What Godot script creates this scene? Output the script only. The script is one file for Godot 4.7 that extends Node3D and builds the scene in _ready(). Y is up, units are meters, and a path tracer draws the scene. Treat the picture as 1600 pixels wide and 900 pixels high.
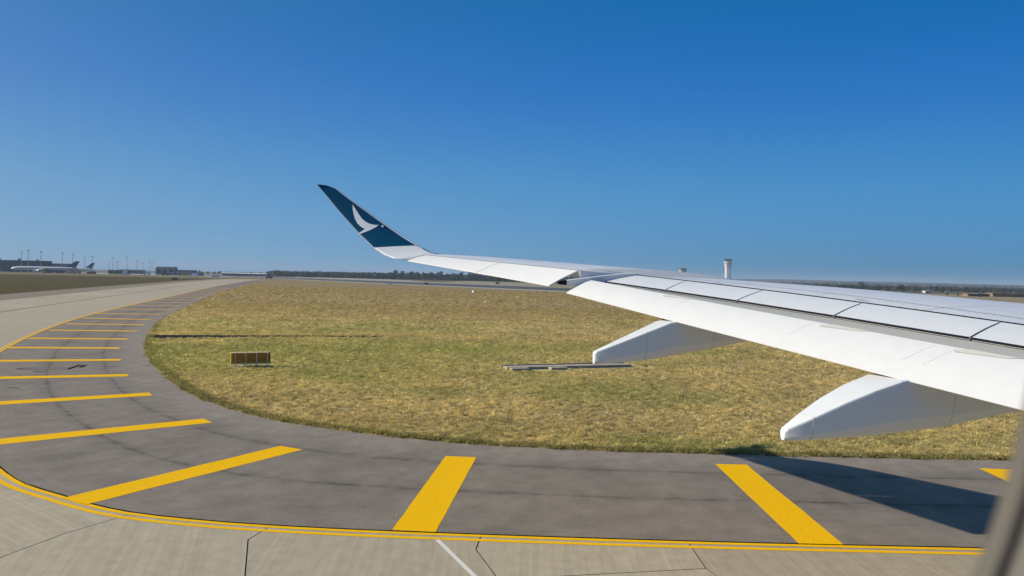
extends Node3D
# A view over the wing of a taxiing airliner: a curved taxiway shoulder, an airfield, a far terminal and two control towers.

var M := {}                     # materials
var rng := RandomNumberGenerator.new()
var patchy := FastNoiseLite.new()
var mottle := FastNoiseLite.new()
const FLAT := -1

# ---------------------------------------------------------------- helpers
func numbered(called: String) -> String:
	if not has_node(NodePath(called)):
		return called
	var k := 1
	while has_node(NodePath("%s_%03d" % [called, k])):
		k += 1
	return "%s_%03d" % [called, k]

func tag(o: Node, label: String, category := "", group := "", kind := "") -> Node:
	if label: o.set_meta("label", label)
	if category: o.set_meta("category", category)
	if group: o.set_meta("group", group)
	if kind: o.set_meta("kind", kind)
	return o

func thing(called: String, label: String, category: String, where := Vector3.ZERO, turn := 0.0, group := "") -> Node3D:
	var o := Node3D.new()
	o.name = numbered(called)
	add_child(o, true)
	o.position = where
	o.rotation.y = turn
	tag(o, label, category, group)
	return o

func put(called: String, mesh: Mesh, m: Material, parent: Node = self) -> MeshInstance3D:
	var o := MeshInstance3D.new()
	o.mesh = mesh
	o.material_override = m
	if parent == self:
		o.name = numbered(called)
	else:
		var n := called
		var k := 1
		while parent.has_node(NodePath(n)):
			n = "%s_%03d" % [called, k]
			k += 1
		o.name = n
	parent.add_child(o, true)
	return o

func build(called: String, st: SurfaceTool, m: Material, parent: Node = self) -> MeshInstance3D:
	st.generate_normals()
	return put(called, st.commit(), m, parent)

func land(o: Node) -> Node:
	o.set_meta("kind", "structure")
	return o

func copy_of(src: Node3D, where: Vector3, turn: float, size: Vector3, label: String, group := "") -> Node3D:
	var o: Node3D = src.duplicate()
	o.name = numbered(String(src.name).trim_suffix("_" + String(src.name).get_slice("_", String(src.name).get_slice_count("_") - 1)) if String(src.name).right(3).is_valid_int() else String(src.name))
	add_child(o, true)
	o.position = where
	o.rotation.y = turn
	o.scale = size
	tag(o, label, "", group)
	return o

func begin(smooth := FLAT) -> SurfaceTool:
	var st := SurfaceTool.new()
	st.begin(Mesh.PRIMITIVE_TRIANGLES)
	st.set_smooth_group(smooth)
	return st

func tri(st: SurfaceTool, a: Vector3, b: Vector3, c: Vector3) -> void:
	st.add_vertex(a); st.add_vertex(b); st.add_vertex(c)

func quad(st: SurfaceTool, a: Vector3, b: Vector3, c: Vector3, d: Vector3) -> void:
	tri(st, a, b, c); tri(st, a, c, d)

func loft(st: SurfaceTool, rows: Array, closed := false) -> void:
	for i in rows.size() - 1:
		var a: PackedVector3Array = rows[i]
		var b: PackedVector3Array = rows[i + 1]
		for j in a.size() - (0 if closed else 1):
			var k := (j + 1) % a.size()
			quad(st, a[j], b[j], b[k], a[k])

func fan(st: SurfaceTool, ring: PackedVector3Array, flip := false) -> void:
	var c := Vector3.ZERO
	for p in ring: c += p / ring.size()
	for j in ring.size():
		var k := (j + 1) % ring.size()
		if flip: tri(st, c, ring[k], ring[j])
		else: tri(st, c, ring[j], ring[k])

func box(st: SurfaceTool, c: Vector3, s: Vector3) -> void:
	var h := s / 2
	var p := []
	for y in [-1, 1]:
		for q in [[-1, -1], [1, -1], [1, 1], [-1, 1]]:
			p.append(c + Vector3(q[0] * h.x, y * h.y, q[1] * h.z))
	quad(st, p[4], p[5], p[6], p[7]); quad(st, p[3], p[2], p[1], p[0])
	for j in 4:
		var k := (j + 1) % 4
		quad(st, p[j], p[k], p[4 + k], p[4 + j])

func lathe(st: SurfaceTool, profile: Array, n: int, c := Vector3.ZERO, squash := Vector3.ONE) -> void:  # profile of [radius, height] round y
	var rows := []
	for pr in profile:
		var ring := PackedVector3Array()
		for j in n:
			var a := TAU * j / n
			ring.append(c + Vector3(cos(a) * pr[0], pr[1], sin(a) * pr[0]) * squash)
		rows.append(ring)
	loft(st, rows, true)

func tube(st: SurfaceTool, a: Vector3, b: Vector3, r0: float, r1: float, n := 6) -> void:
	var d := (b - a).normalized()
	var u := d.cross(Vector3.UP if absf(d.y) < 0.9 else Vector3.RIGHT).normalized()
	var v := d.cross(u)
	var rows := []
	for e in [[a, r0], [b, r1]]:
		var ring := PackedVector3Array()
		for j in n:
			ring.append(e[0] + (u * cos(TAU * j / n) + v * sin(TAU * j / n)) * e[1])
		rows.append(ring)
	loft(st, rows, true)
	fan(st, rows[0], true); fan(st, rows[1])

func flat(st: SurfaceTool, pts: PackedVector2Array, y: float, turn := 0.0) -> void:       # a polygon lying on the ground
	var ids := Geometry2D.triangulate_polygon(pts)
	for i in ids:
		st.set_uv(pts[i].rotated(turn))
		st.add_vertex(Vector3(pts[i].x, y, pts[i].y))

func smoothed(p: Array, step: float) -> PackedVector2Array:      # Catmull-Rom through the points
	var out := PackedVector2Array()
	for i in p.size() - 1:
		var a: Vector2 = p[max(i - 1, 0)]
		var b: Vector2 = p[i]
		var c: Vector2 = p[i + 1]
		var d: Vector2 = p[min(i + 2, p.size() - 1)]
		var l := b.distance_to(c)
		var m0 := (c - a) * (l / (b.distance_to(a) + l)) if i > 0 else c - b
		var m1 := (d - b) * (l / (l + c.distance_to(d))) if i < p.size() - 2 else c - b
		var n: int = clampi(ceili(l / step), 1, 24)
		for k in n:
			var t := float(k) / n
			var t2 := t * t
			var t3 := t2 * t
			out.append(b * (2 * t3 - 3 * t2 + 1) + m0 * (t3 - 2 * t2 + t) + c * (-2 * t3 + 3 * t2) + m1 * (t3 - t2))
	out.append(p[p.size() - 1])
	return out

func nearest_on(line: PackedVector2Array, p: Vector2) -> Vector2:
	var best := line[0]
	var far := 1e18
	for i in line.size() - 1:
		var q := Geometry2D.get_closest_point_to_segment(p, line[i], line[i + 1])
		var d := q.distance_squared_to(p)
		if d < far:
			far = d; best = q
	return best

func outward(line: PackedVector2Array, i: int) -> Vector2:       # normal of the kerb line that points to the concrete
	var t := (line[min(i + 1, line.size() - 1)] - line[max(i - 1, 0)]).normalized()
	return Vector2(t.y, -t.x)

func offset_line(line: PackedVector2Array, by: float) -> PackedVector2Array:
	var out := PackedVector2Array()
	for i in line.size(): out.append(line[i] + outward(line, i) * by)
	return out

func ribbon(st: SurfaceTool, a: PackedVector2Array, b: PackedVector2Array, y: float, tile := 1.0, tint := false) -> void:
	var s := 0.0
	for i in a.size() - 1:
		var s2 := s + a[i].distance_to(a[i + 1])
		for q in [[a, i, s, 0.0], [a, i + 1, s2, 0.0], [b, i + 1, s2, 1.0], [a, i, s, 0.0], [b, i + 1, s2, 1.0], [b, i, s, 1.0]]:
			var p: Vector2 = q[0][q[1]]
			st.set_uv(Vector2(q[2] / tile, q[3]))
			if tint:
				var n := 1.0 + 0.16 * mottle.get_noise_2d(p.x * 1.1, p.y * 1.1) + 0.1 * mottle.get_noise_2d(p.x * 4.0 + 90, p.y * 4.0)
				st.set_color(Color(n, n, n))
			st.add_vertex(Vector3(p.x, y, p.y))
		s = s2

# ---------------------------------------------------------------- materials
func lin(r: float, g: float, b: float) -> Color:
	return Color(r, g, b).linear_to_srgb()

func plain(r: float, g: float, b: float, rough := 0.7, metal := 0.0) -> StandardMaterial3D:
	var m := StandardMaterial3D.new()
	m.albedo_color = lin(r, g, b)
	m.roughness = rough
	m.metallic = metal
	return m

func noise(kind: int, freq: float, octaves: int, salt: int) -> FastNoiseLite:
	var n := FastNoiseLite.new()
	n.noise_type = kind
	n.frequency = freq
	n.fractal_octaves = octaves
	n.seed = salt
	return n

func picture(w: int, h: int, paint: Callable) -> ImageTexture:
	var im := Image.create(w, h, false, Image.FORMAT_RGB8)
	for y in h:
		for x in w:
			im.set_pixel(x, y, paint.call(x, y))
	im.generate_mipmaps()
	return ImageTexture.create_from_image(im)

func tiled(n: FastNoiseLite, w: int, h: int) -> PackedByteArray:
	return n.get_seamless_image(w, h).get_data()

func make_materials() -> void:
	# asphalt of the shoulder: aggregate, rolled lanes with rubbed seams along the length
	var fine := tiled(noise(FastNoiseLite.TYPE_SIMPLEX, 0.30, 3, 5), 1024, 512)
	var broad := tiled(noise(FastNoiseLite.TYPE_SIMPLEX, 0.012, 4, 6), 1024, 512)
	var drag := tiled(noise(FastNoiseLite.TYPE_SIMPLEX, 0.02, 3, 8), 1024, 512)
	var seam := func(v: float, at: float, wide: float) -> float: return exp(-pow((v - at) / wide, 2.0))
	M.asphalt = StandardMaterial3D.new()
	M.asphalt.albedo_texture = picture(1024, 512, func(x: int, y: int) -> Color:
		var v := y / 512.0
		var streak := drag[((y * 6) % 512) * 1024 + (x / 3)] / 255.0 - 0.5
		var wob := 0.012 * (broad[(x % 1024)] / 255.0 - 0.5)
		var g := 0.80 + 0.28 * (fine[y * 1024 + x] / 255.0 - 0.5) + 0.10 * (broad[y * 1024 + x] / 255.0 - 0.5) + 0.06 * streak
		var patch := clampf(broad[((y + 200) % 512) * 1024 + (x + 411) % 1024] / 255.0 * 1.8 - 0.35, 0.0, 1.0)
		g -= (0.12 * seam.call(v + wob, 0.37, 0.010) + 0.10 * seam.call(v + wob, 0.70, 0.009) + 0.05 * seam.call(v, 0.37, 0.05) + 0.05 * seam.call(v, 0.70, 0.04)) * (0.35 + patch)
		g += 0.06 * smoothstep(0.70, 0.95, v)
		return Color(g * 1.0, g * 0.985, g * 0.965))
	M.asphalt.albedo_color = lin(0.33, 0.295, 0.255)
	M.asphalt.metallic_specular = 0.3
	M.asphalt.roughness = 0.86
	M.asphalt.vertex_color_use_as_albedo = true
	# broomed concrete: fine drawn lines, cloudy stains
	var grain := tiled(noise(FastNoiseLite.TYPE_SIMPLEX, 0.25, 3, 11), 512, 512)
	var cloud := tiled(noise(FastNoiseLite.TYPE_SIMPLEX, 0.014, 4, 12), 512, 512)
	M.concrete = StandardMaterial3D.new()
	M.concrete.albedo_texture = picture(512, 512, func(x: int, y: int) -> Color:
		var broom := grain[(y / 170) * 512 + (x * 2) % 512] / 255.0 - 0.5 + 0.8 * (grain[(y / 256 + 40) * 512 + (x / 5)] / 255.0 - 0.5)
		var g := 0.86 + 0.085 * broom + 0.06 * (grain[y * 512 + x] / 255.0 - 0.5) + 0.06 * (cloud[y * 512 + x] / 255.0 - 0.5)
		return Color(g, g * 0.985, g * 0.955))
	M.concrete.albedo_color = lin(0.50, 0.45, 0.355)
	M.concrete.metallic_specular = 0.3
	M.concrete.roughness = 0.88
	M.concrete.uv1_scale = Vector3(0.22, 0.22, 0.22)
	M.concrete_far = plain(0.50, 0.45, 0.37, 0.9)
	M.concrete_far.albedo_texture = M.concrete.albedo_texture
	M.concrete_far.uv1_triplanar = true
	M.concrete_far.uv1_world_triplanar = true
	M.concrete_far.uv1_scale = Vector3(0.07, 0.07, 0.07)
	M.sealant = plain(0.022, 0.021, 0.021, 0.85)
	M.sealant.metallic_specular = 0.1
	# worn road paint
	var wear := tiled(noise(FastNoiseLite.TYPE_SIMPLEX, 0.05, 5, 21), 512, 512)
	var paint := picture(512, 512, func(x: int, y: int) -> Color:
		var g := 0.95 + 0.10 * (wear[y * 512 + x] / 255.0 - 0.5) + 0.04 * (grain[y * 512 + x] / 255.0 - 0.5)
		g -= 0.26 * clampf((wear[((y * 2) % 512) * 512 + x / 2] / 255.0 - 0.66) * 5.0, 0.0, 1.0) * (grain[y * 512 + x] / 255.0)
		return Color(g, g, g))
	M.yellow = plain(0.90, 0.51, 0.003, 0.8)
	M.yellow.metallic_specular = 0.15
	M.yellow.albedo_texture = paint
	M.yellow.uv1_triplanar = true
	M.yellow.uv1_world_triplanar = true
	M.yellow.uv1_scale = Vector3(0.6, 0.6, 0.6)
	M.white_line = M.yellow.duplicate()
	M.white_line.albedo_color = lin(0.72, 0.70, 0.66)
	# aircraft
	M.wing = plain(0.64, 0.665, 0.69, 0.38)
	M.wing.albedo_texture = picture(512, 512, func(x: int, y: int) -> Color:
		var g := 0.98 + 0.03 * (cloud[y * 512 + x] / 255.0 - 0.5) - 0.03 * clampf(wear[((y * 5) % 512) * 512 + x] / 255.0 - 0.62, 0.0, 1.0) * 3.0
		return Color(g, g, g))
	M.wing.uv1_triplanar = true
	M.wing.uv1_scale = Vector3(0.35, 0.35, 0.35)
	M.flap = M.wing.duplicate()
	M.flap.albedo_color = lin(0.69, 0.70, 0.70)
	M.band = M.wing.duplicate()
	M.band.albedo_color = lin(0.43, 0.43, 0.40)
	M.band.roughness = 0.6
	M.rubber = plain(0.014, 0.015, 0.018, 0.8)
	M.rubber.metallic_specular = 0.1
	M.seam = plain(0.30, 0.32, 0.35, 0.6)
	M.teal = plain(0.001, 0.055, 0.122, 0.35)
	M.teal.metallic_specular = 0.3
	M.emblem = plain(0.74, 0.76, 0.78, 0.4)
	M.edge = plain(0.62, 0.64, 0.66, 0.3)
	M.dirt = plain(0.50, 0.50, 0.47, 0.8)
	M.trim = plain(0.082, 0.077, 0.066, 0.65)
	M.trim_light = plain(0.085, 0.078, 0.066, 0.7)
	M.trim_dark = plain(0.045, 0.042, 0.037, 0.75)
	M.grey = plain(0.46, 0.475, 0.49, 0.5)
	# far buildings and small things
	M.dark_wall = plain(0.028, 0.035, 0.044, 0.6)
	M.pale_wall = plain(0.30, 0.31, 0.32, 0.7)
	M.mid_wall = plain(0.15, 0.16, 0.17, 0.7)
	M.window = plain(0.02, 0.028, 0.036, 0.15)
	M.white = plain(0.78, 0.78, 0.77, 0.5)
	M.plane_white = plain(0.50, 0.52, 0.54, 0.5)
	M.steel = plain(0.27, 0.29, 0.31, 0.6)
	M.tower = plain(0.62, 0.60, 0.57, 0.7)
	M.navy = plain(0.018, 0.028, 0.06, 0.4)
	M.red = plain(0.25, 0.035, 0.03, 0.5)
	M.amber = plain(0.60, 0.30, 0.02, 0.5)
	M.tan = plain(0.22, 0.155, 0.10, 0.9)
	M.bark = plain(0.07, 0.055, 0.04, 0.9)
	M.sign_back = plain(0.52, 0.21, 0.035, 0.7)
	M.sign_back.metallic_specular = 0.1
	M.sign_yellow = plain(0.80, 0.50, 0.03, 0.5)
	M.post = plain(0.88, 0.72, 0.48, 0.8)
	M.post.metallic_specular = 0.1
	M.leaf = []
	for c in [[0.040, 0.052, 0.026], [0.055, 0.066, 0.032], [0.036, 0.046, 0.030], [0.075, 0.078, 0.042]]:
		var l := plain(c[0], c[1], c[2], 0.8)
		l.backlight_enabled = true
		l.backlight = lin(c[0] * 0.5, c[1] * 0.6, c[2] * 0.3)
		M.leaf.append(l)
	# ground
	var tuft := tiled(noise(FastNoiseLite.TYPE_SIMPLEX, 0.11, 5, 31), 512, 512)
	M.ground = StandardMaterial3D.new()
	M.ground.albedo_texture = picture(512, 512, func(x: int, y: int) -> Color:
		var t := tuft[y * 512 + x] / 255.0 - 0.5
		var g := 0.88 + 0.40 * t + 0.14 * (cloud[y * 512 + x] / 255.0 - 0.5)
		return Color(g, g * (1.0 - 0.05 * t), g * (1.0 - 0.15 * t)))
	M.ground.uv1_triplanar = true
	M.ground.uv1_world_triplanar = true
	M.ground.uv1_scale = Vector3(0.06, 0.06, 0.06)
	M.ground.vertex_color_use_as_albedo = true
	M.ground.roughness = 1.0
	M.ground.metallic_specular = 0.05
	M.blade = StandardMaterial3D.new()
	M.blade.vertex_color_use_as_albedo = true
	M.blade.roughness = 0.8
	M.blade.backlight_enabled = true
	M.blade.backlight = Color(1.0, 0.97, 0.8)
	M.blade.metallic_specular = 0.2

# ---------------------------------------------------------------- sky
func sky_picture(to_sun: Vector3) -> ImageTexture:
	var w := 512
	var h := 256
	var im := Image.create(w, h, false, Image.FORMAT_RGBF)
	for y in h:
		var up := PI / 2 - PI * (y + 0.5) / h
		for x in w:
			var az := TAU * (x + 0.5) / w
			var d := Vector3(sin(az) * cos(up), sin(up), -cos(az) * cos(up))
			var e := rad_to_deg(maxf(up, 0.0))
			var low := exp(-pow(e / 9.0, 1.5))
			var deep := 0.72 + 0.28 * exp(-maxf(e - 14.0, 0.0) / 25.0)
			var c := Vector3(-0.010, 0.126 * deep, 0.402 * deep) + Vector3(0.100, 0.190, 0.200) * low - Vector3(0, 0.0, 0.10) * exp(-e / 2.0)
			c += Vector3(0, 0.030 * exp(-pow((e - 7.0) / 4.0, 2.0)), 0.085 * exp(-pow((e - 11.0) / 8.0, 2.0)))
			var off := rad_to_deg(acos(clampf(d.dot(to_sun), -1, 1)))
			c += (Vector3(0.17, 0.26, 0.16) + Vector3(0.72, 0.36, 0.0) * low) * exp(-off / 30.0) + Vector3(2.4, 2.0, 1.45) * exp(-off / 10.0)
			c -= Vector3(0.115, 0.185, 0.27) * exp(-e / 2.2) * smoothstep(66.0, 112.0, off)
			c = Vector3(maxf(c.x, 0.002), c.y, c.z) / 1.5
			im.set_pixel(x, y, Color(c.x, c.y, c.z))
	return ImageTexture.create_from_image(im)

# ---------------------------------------------------------------- ground
const EDGE := [Vector2(90, -17.0), Vector2(60, -17.0), Vector2(30, -17.1), Vector2(10.76, -17.15), Vector2(3.9, -17.2), Vector2(-2.5, -17.45), Vector2(-5.5, -17.7), Vector2(-7.35, -18.0), Vector2(-9.06, -18.45), Vector2(-10.32, -19.05), Vector2(-11.38, -19.7), Vector2(-12.9, -20.65), Vector2(-14.73, -22.35), Vector2(-17.3, -25.2), Vector2(-22.8, -32.2), Vector2(-27.9, -40.0), Vector2(-32, -47.6), Vector2(-34.4, -52), Vector2(-40.67, -65.64), Vector2(-47.3, -81.8), Vector2(-54.07, -100.65), Vector2(-61.4, -123.9), Vector2(-71.57, -157.4), Vector2(-109.65, -282), Vector2(-164.5, -473), Vector2(-208, -640)]
const GRASS := [Vector2(90, -26.0), Vector2(60, -26.0), Vector2(30, -26.0), Vector2(9.6, -25.95), Vector2(5.87, -26.06), Vector2(2.29, -26.25), Vector2(-2.13, -27.0), Vector2(-4.52, -27.9), Vector2(-7.13, -29.1), Vector2(-9.52, -30.6), Vector2(-12.3, -33.2), Vector2(-15.04, -36.5), Vector2(-18.62, -41.9), Vector2(-23.8, -50.8), Vector2(-28.1, -59.4), Vector2(-32.6, -69.4), Vector2(-41.06, -90.4), Vector2(-52.1, -123.6), Vector2(-79.25, -208), Vector2(-101, -282), Vector2(-156, -473), Vector2(-198, -640)]
var edge: PackedVector2Array
var verge: PackedVector2Array
var island: PackedVector2Array
const PATH := [Vector2(-31.15, -64.7), Vector2(-33.1, -69.4), Vector2(-23.5, -71.3), Vector2(-12.5, -74.0), Vector2(-12.6, -72.3), Vector2(-23.3, -69.2), Vector2(-28.9, -66.2)]
const DRAIN := [Vector2(-0.95, -50.3), Vector2(0.9, -48.1), Vector2(9.3, -51.4), Vector2(8.4, -54.0)]

func sward(x: float, z: float) -> Color:      # the colour of the grass that grows at a place
	var a := 0.5 + 0.5 * patchy.get_noise_2d(x, z)
	var b := 0.5 + 0.5 * patchy.get_noise_2d(x * 3.1 + 400, z * 3.1)
	var green := clampf((a - 0.56) * 2.0 + (b - 0.5) * 0.8, 0.0, 1.0)
	for e in [[-14.0, -57.0, 17.0, 11.0, 0.75], [-21.0, -49.0, 9.0, 8.0, 0.45], [-5.0, -63.0, 12.0, 5.0, 0.5], [6.5, -27.5, 4.0, 1.4, 0.8], [-22.0, -80.0, 16.0, 12.0, 0.35], [16.0, -29.0, 5.0, 2.5, 0.35]]:
		green += e[4] * exp(-pow((x - e[0]) / e[2], 2.0) - pow((z - e[1]) / e[3], 2.0)) * (0.6 + 0.8 * b)
	green = clampf(green, 0.0, 1.0)
	var dry := Vector3(0.60, 0.495, 0.250).lerp(Vector3(0.49, 0.400, 0.220), clampf((b - 0.35) * 2.2, 0.0, 1.0))
	dry = dry.lerp(Vector3(0.400, 0.300, 0.165), smoothstep(70.0, 150.0, -z) * 0.8)
	var c := dry.lerp(Vector3(0.325, 0.350, 0.105), green * 0.68)
	var beyond := -66.0 - 0.29 * maxf(0.0, -z - 110.0)      # the field on the far side of the taxiway
	c = c.lerp(Vector3(0.122, 0.104, 0.052), smoothstep(beyond, beyond - 22.0, x) * smoothstep(-760.0, -600.0, z))
	if z < -600.0: c = c.lerp(Vector3(0.20, 0.185, 0.115), smoothstep(-600.0, -800.0, z))
	return Color(c.x, c.y, c.z)

func make_ground() -> void:
	var xs := [-9000.0, -4000.0, -2000.0, -1200.0, -800.0, -600.0]
	var zs := [900.0, 300.0, 100.0, 30.0, 0.0]
	var x := -450.0
	while x < 450.0:
		xs.append(x)
		x += 1.5 if absf(x) < 60.0 else (4.0 if absf(x) < 140 else 12.0)
	xs.append_array([450.0, 600.0, 800.0, 1200.0, 2000.0, 4000.0, 9000.0])
	var z := -18.0
	while z > -700.0:
		zs.append(z)
		z -= 1.0 if z > -90.0 else (3.0 if z > -180.0 else 10.0)
	zs.append_array([-700.0, -850.0, -1050.0, -1300.0, -1700.0, -2300.0, -3200.0, -5000.0, -9000.0])
	var st := begin(0)
	var tint := []
	for zz in zs:
		var row := []
		var tuft_shade := lerpf(1.0, 0.78, smoothstep(150.0, 330.0, -zz))    # shade between tufts painted in far out, where tufts thin out
		for xx in xs:
			var g := sward(xx, zz)
			row.append(Color(g.r * tuft_shade, g.g * tuft_shade, g.b * tuft_shade) if xx > -80.0 - 0.29 * maxf(0.0, -zz - 110.0) else g)
		tint.append(row)
	for i in zs.size() - 1:
		for j in xs.size() - 1:
			for k in [[i, j], [i + 1, j], [i + 1, j + 1], [i, j], [i + 1, j + 1], [i, j + 1]]:
				st.set_color(tint[k[0]][k[1]])
				st.add_vertex(Vector3(xs[k[1]], -0.03, zs[k[0]]))
	land(build("ground", st, M.ground))
	# low rising country behind the airfield on the right and in the far middle
	st = begin(0)
	var rows := []
	for i in 9:
		var row := PackedVector3Array()
		for j in 60:
			var hx := -1500.0 + j * 110.0
			var t := i / 8.0
			var rise := 22.0 * smoothstep(100.0, 1600.0, hx) + 5.0 + 9.0 * patchy.get_noise_2d(hx * 0.02, 9.0)
			row.append(Vector3(hx, -0.2 + maxf(0.0, rise) * sin(t * PI * 0.5) + 1.5 * patchy.get_noise_2d(hx * 0.1, i * 20.0) * t, -2300.0 - 260.0 * i))
		rows.append(row)
	loft(st, rows)
	land(build("hills", st, plain(0.055, 0.058, 0.038, 1.0)))
	# fields beyond the runway
	var fields := [
		[[Vector2(-640, -1010), Vector2(-130, -760), Vector2(-100, -900), Vector2(-640, -1900)], 0.42, 0.40, 0.36, "apron"],
		[[Vector2(20, -520), Vector2(500, -240), Vector2(700, -420), Vector2(60, -800)], 0.30, 0.25, 0.13, "dry_field"],
		[[Vector2(-70, -760), Vector2(10, -600), Vector2(90, -820), Vector2(-60, -1060)], 0.32, 0.28, 0.18, "dry_field"],
		[[Vector2(240, -470), Vector2(620, -440), Vector2(700, -560), Vector2(260, -620)], 0.33, 0.24, 0.13, "dry_field"],
		[[Vector2(150, -640), Vector2(900, -600), Vector2(1300, -1000), Vector2(200, -1000)], 0.085, 0.085, 0.04, "field"],
	]
	var lift := 0.0
	for f in fields:
		st = begin()
		flat(st, PackedVector2Array(f[0]), lift)
		lift += 0.02
		var fm := plain(f[1], f[2], f[3], 0.95)
		fm.albedo_texture = M.ground.albedo_texture
		fm.uv1_triplanar = true
		fm.uv1_world_triplanar = true
		fm.uv1_scale = Vector3(0.01, 0.01, 0.01)
		land(build(f[4], st, fm))

func make_pavement() -> void:
	edge = smoothed(EDGE, 1.0)
	verge = smoothed(GRASS, 1.0)
	var st := begin()
	# asphalt shoulder between the concrete and the grass
	var inner := PackedVector2Array()
	var outer := PackedVector2Array()
	for i in edge.size():
		inner.append(edge[i] - outward(edge, i) * 0.05)
		outer.append(nearest_on(verge, edge[i]))
	var lanes := []
	for k in 9:
		var lane := PackedVector2Array()
		for i in inner.size(): lane.append(inner[i].lerp(outer[i], k / 8.0))
		lanes.append(lane)
	var s := 0.0
	for i in inner.size() - 1:
		var s2 := s + inner[i].distance_to(inner[i + 1]) * 0.6 + outer[i].distance_to(outer[i + 1]) * 0.4
		for k in 8:
			for q in [[k, i, s], [k, i + 1, s2], [k + 1, i + 1, s2], [k, i, s], [k + 1, i + 1, s2], [k + 1, i, s]]:
				var p: Vector2 = lanes[q[0]][q[1]]
				var n := 1.0 + 0.22 * mottle.get_noise_2d(p.x * 1.1, p.y * 1.1) + 0.12 * mottle.get_noise_2d(p.x * 4.0 + 90, p.y * 4.0)
				st.set_color(Color(n, n, n))
				st.set_uv(Vector2(q[2] / 13.0, q[0] / 8.0))
				st.add_vertex(Vector3(p.x, 0.008, p.y))
		s = s2
	var shoulder := build("shoulder_pavement", st, M.asphalt)
	land(shoulder)
	# yellow bars across the shoulder: [end near the grass, end at the concrete]
	var bars := [[Vector2(15.57, -24.7), Vector2(15.0, -17.05)], [Vector2(7.08, -24.56), Vector2(7.01, -17.2)], [Vector2(-1.53, -24.83), Vector2(-2.11, -17.5)], [Vector2(-7.2, -25.6), Vector2(-10.77, -19.2)], [Vector2(-11.7, -29.97), Vector2(-17.3, -25.25)], [Vector2(-16.79, -36.12), Vector2(-22.8, -32.15)], [Vector2(-20.98, -42.43), Vector2(-27.9, -39.95)], [Vector2(-25.0, -49.57), Vector2(-32.0, -47.55)], [Vector2(-28.84, -57.04), Vector2(-36.2, -55.75)], [Vector2(-31.97, -64.54), Vector2(-39.6, -63.5)], [Vector2(-35.38, -73.17), Vector2(-43.0, -72.1)], [Vector2(-38.82, -81.96), Vector2(-46.5, -80.9)], [Vector2(-42.27, -90.65), Vector2(-50.4, -90.9)], [Vector2(-46.41, -102.3), Vector2(-54.0, -100.7)], [Vector2(-50.05, -114.8), Vector2(-58.3, -112.8)]]
	for k in 12:
		var z := -126.0 - 13.0 * k
		var i := 0
		while i < edge.size() - 1 and edge[i].y > z: i += 1
		var e := edge[i]
		bars.append([e - outward(edge, i) * 7.4, e])
	bars.push_front([Vector2(24.2, -24.7), Vector2(23.6, -17.05)])
	for b in bars:
		var a: Vector2 = b[0]
		var c: Vector2 = b[1] + (b[1] - a).normalized() * 0.02
		var w := (c - a).normalized().orthogonal() * 0.5
		st = begin()
		var ring := PackedVector2Array()
		for q in [[a + w, c + w], [c - w, a - w]]:
			for k in 13:
				var p: Vector2 = q[0].lerp(q[1], k / 12.0)
				ring.append(p + w.normalized() * 0.018 * mottle.get_noise_2d(p.x * 60.0, p.y * 60.0))
		flat(st, ring, 0.013)
		build("yellow_bar", st, M.yellow, shoulder)
	# old crack sealing and cable slots in the asphalt
	for c in [[[-28.06, -43.98], [-25.5, -44.5], 0.09], [[-28.3, -44.5], [-25.6, -45.2], 0.05], [[-25.98, -46.64], [-25.4, -44.4], 0.16], [[-25.6, -46.5], [-25.2, -45.3], 0.18], [[-26.6, -43.1], [-26.1, -43.2], 0.12], [[-25.0, -46.2], [-23.4, -46.1], 0.05], [[-24.2, -37.15], [-23.6, -37.2], 0.09], [[-28.2, -44.1], [-27.7, -44.0], 0.16], [[-22.4, -47.0], [-20.9, -47.0], 0.05]]:
		var a := Vector2(c[0][0], c[0][1])
		var b := Vector2(c[1][0], c[1][1])
		var w: Vector2 = (b - a).normalized().orthogonal() * c[2]
		st = begin()
		flat(st, PackedVector2Array([a + w, b + w * 0.7, b - w * 0.8, a - w * 0.6]), 0.012)
		build("crack_sealing", st, M.sealant, shoulder)

	# concrete taxiway: a dark bed whose joints show between the slabs
	st = begin()
	ribbon(st, offset_line(edge, -0.05), offset_line(edge, 23.5), -0.008)
	flat(st, PackedVector2Array([Vector2(-40, -9), Vector2(100, -9), Vector2(100, 24), Vector2(-40, 24)]), -0.012)
	var taxiway := build("taxiway", st, M.sealant)
	land(taxiway)
	var along := func(x0: float, x1: float) -> Array:     # kerb points between two x of the near stretch, from left to right
		var out := []
		for p in edge:
			if p.x > x0 + 0.05 and p.x < x1 - 0.05 and p.y > -26: out.push_front(p)
		return out
	var J1 := [Vector2(-8.9, -18.42), Vector2(-9.68, -16.84), Vector2(-10.08, -15.49), Vector2(-11.2, -8.0)]
	var J2 := [Vector2(-5.41, -17.69), Vector2(-5.61, -16.72), Vector2(-4.98, -14.7), Vector2(-3.0, -8.0)]
	var J3 := [Vector2(-0.57, -17.37), Vector2(-0.65, -16.42), Vector2(-0.14, -14.8), Vector2(2.0, -8.0)]
	var J4 := [Vector2(4.04, -17.2), Vector2(4.05, -15.59), Vector2(4.6, -13.8), Vector2(6.4, -8.0)]
	var back := func(a: Array) -> Array:
		var b := a.duplicate()
		b.reverse()
		return b
	var slabs := []
	slabs.append([along.call(-14.73, -8.9) + J1 + [Vector2(-31, -8.0), Vector2(-14.73, -22.35)], 0.9])
	slabs.append([[J1[0]] + along.call(-8.9, -5.41) + J2 + back.call(J1.slice(1)), 0.28])
	slabs.append([[J2[0]] + along.call(-5.41, -0.57) + J3 + back.call(J2.slice(1)), 0.06])
	slabs.append([[J3[0]] + along.call(-0.57, 4.04) + [J4[0], J4[1], J3[2], J3[1]], -0.05])
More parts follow.
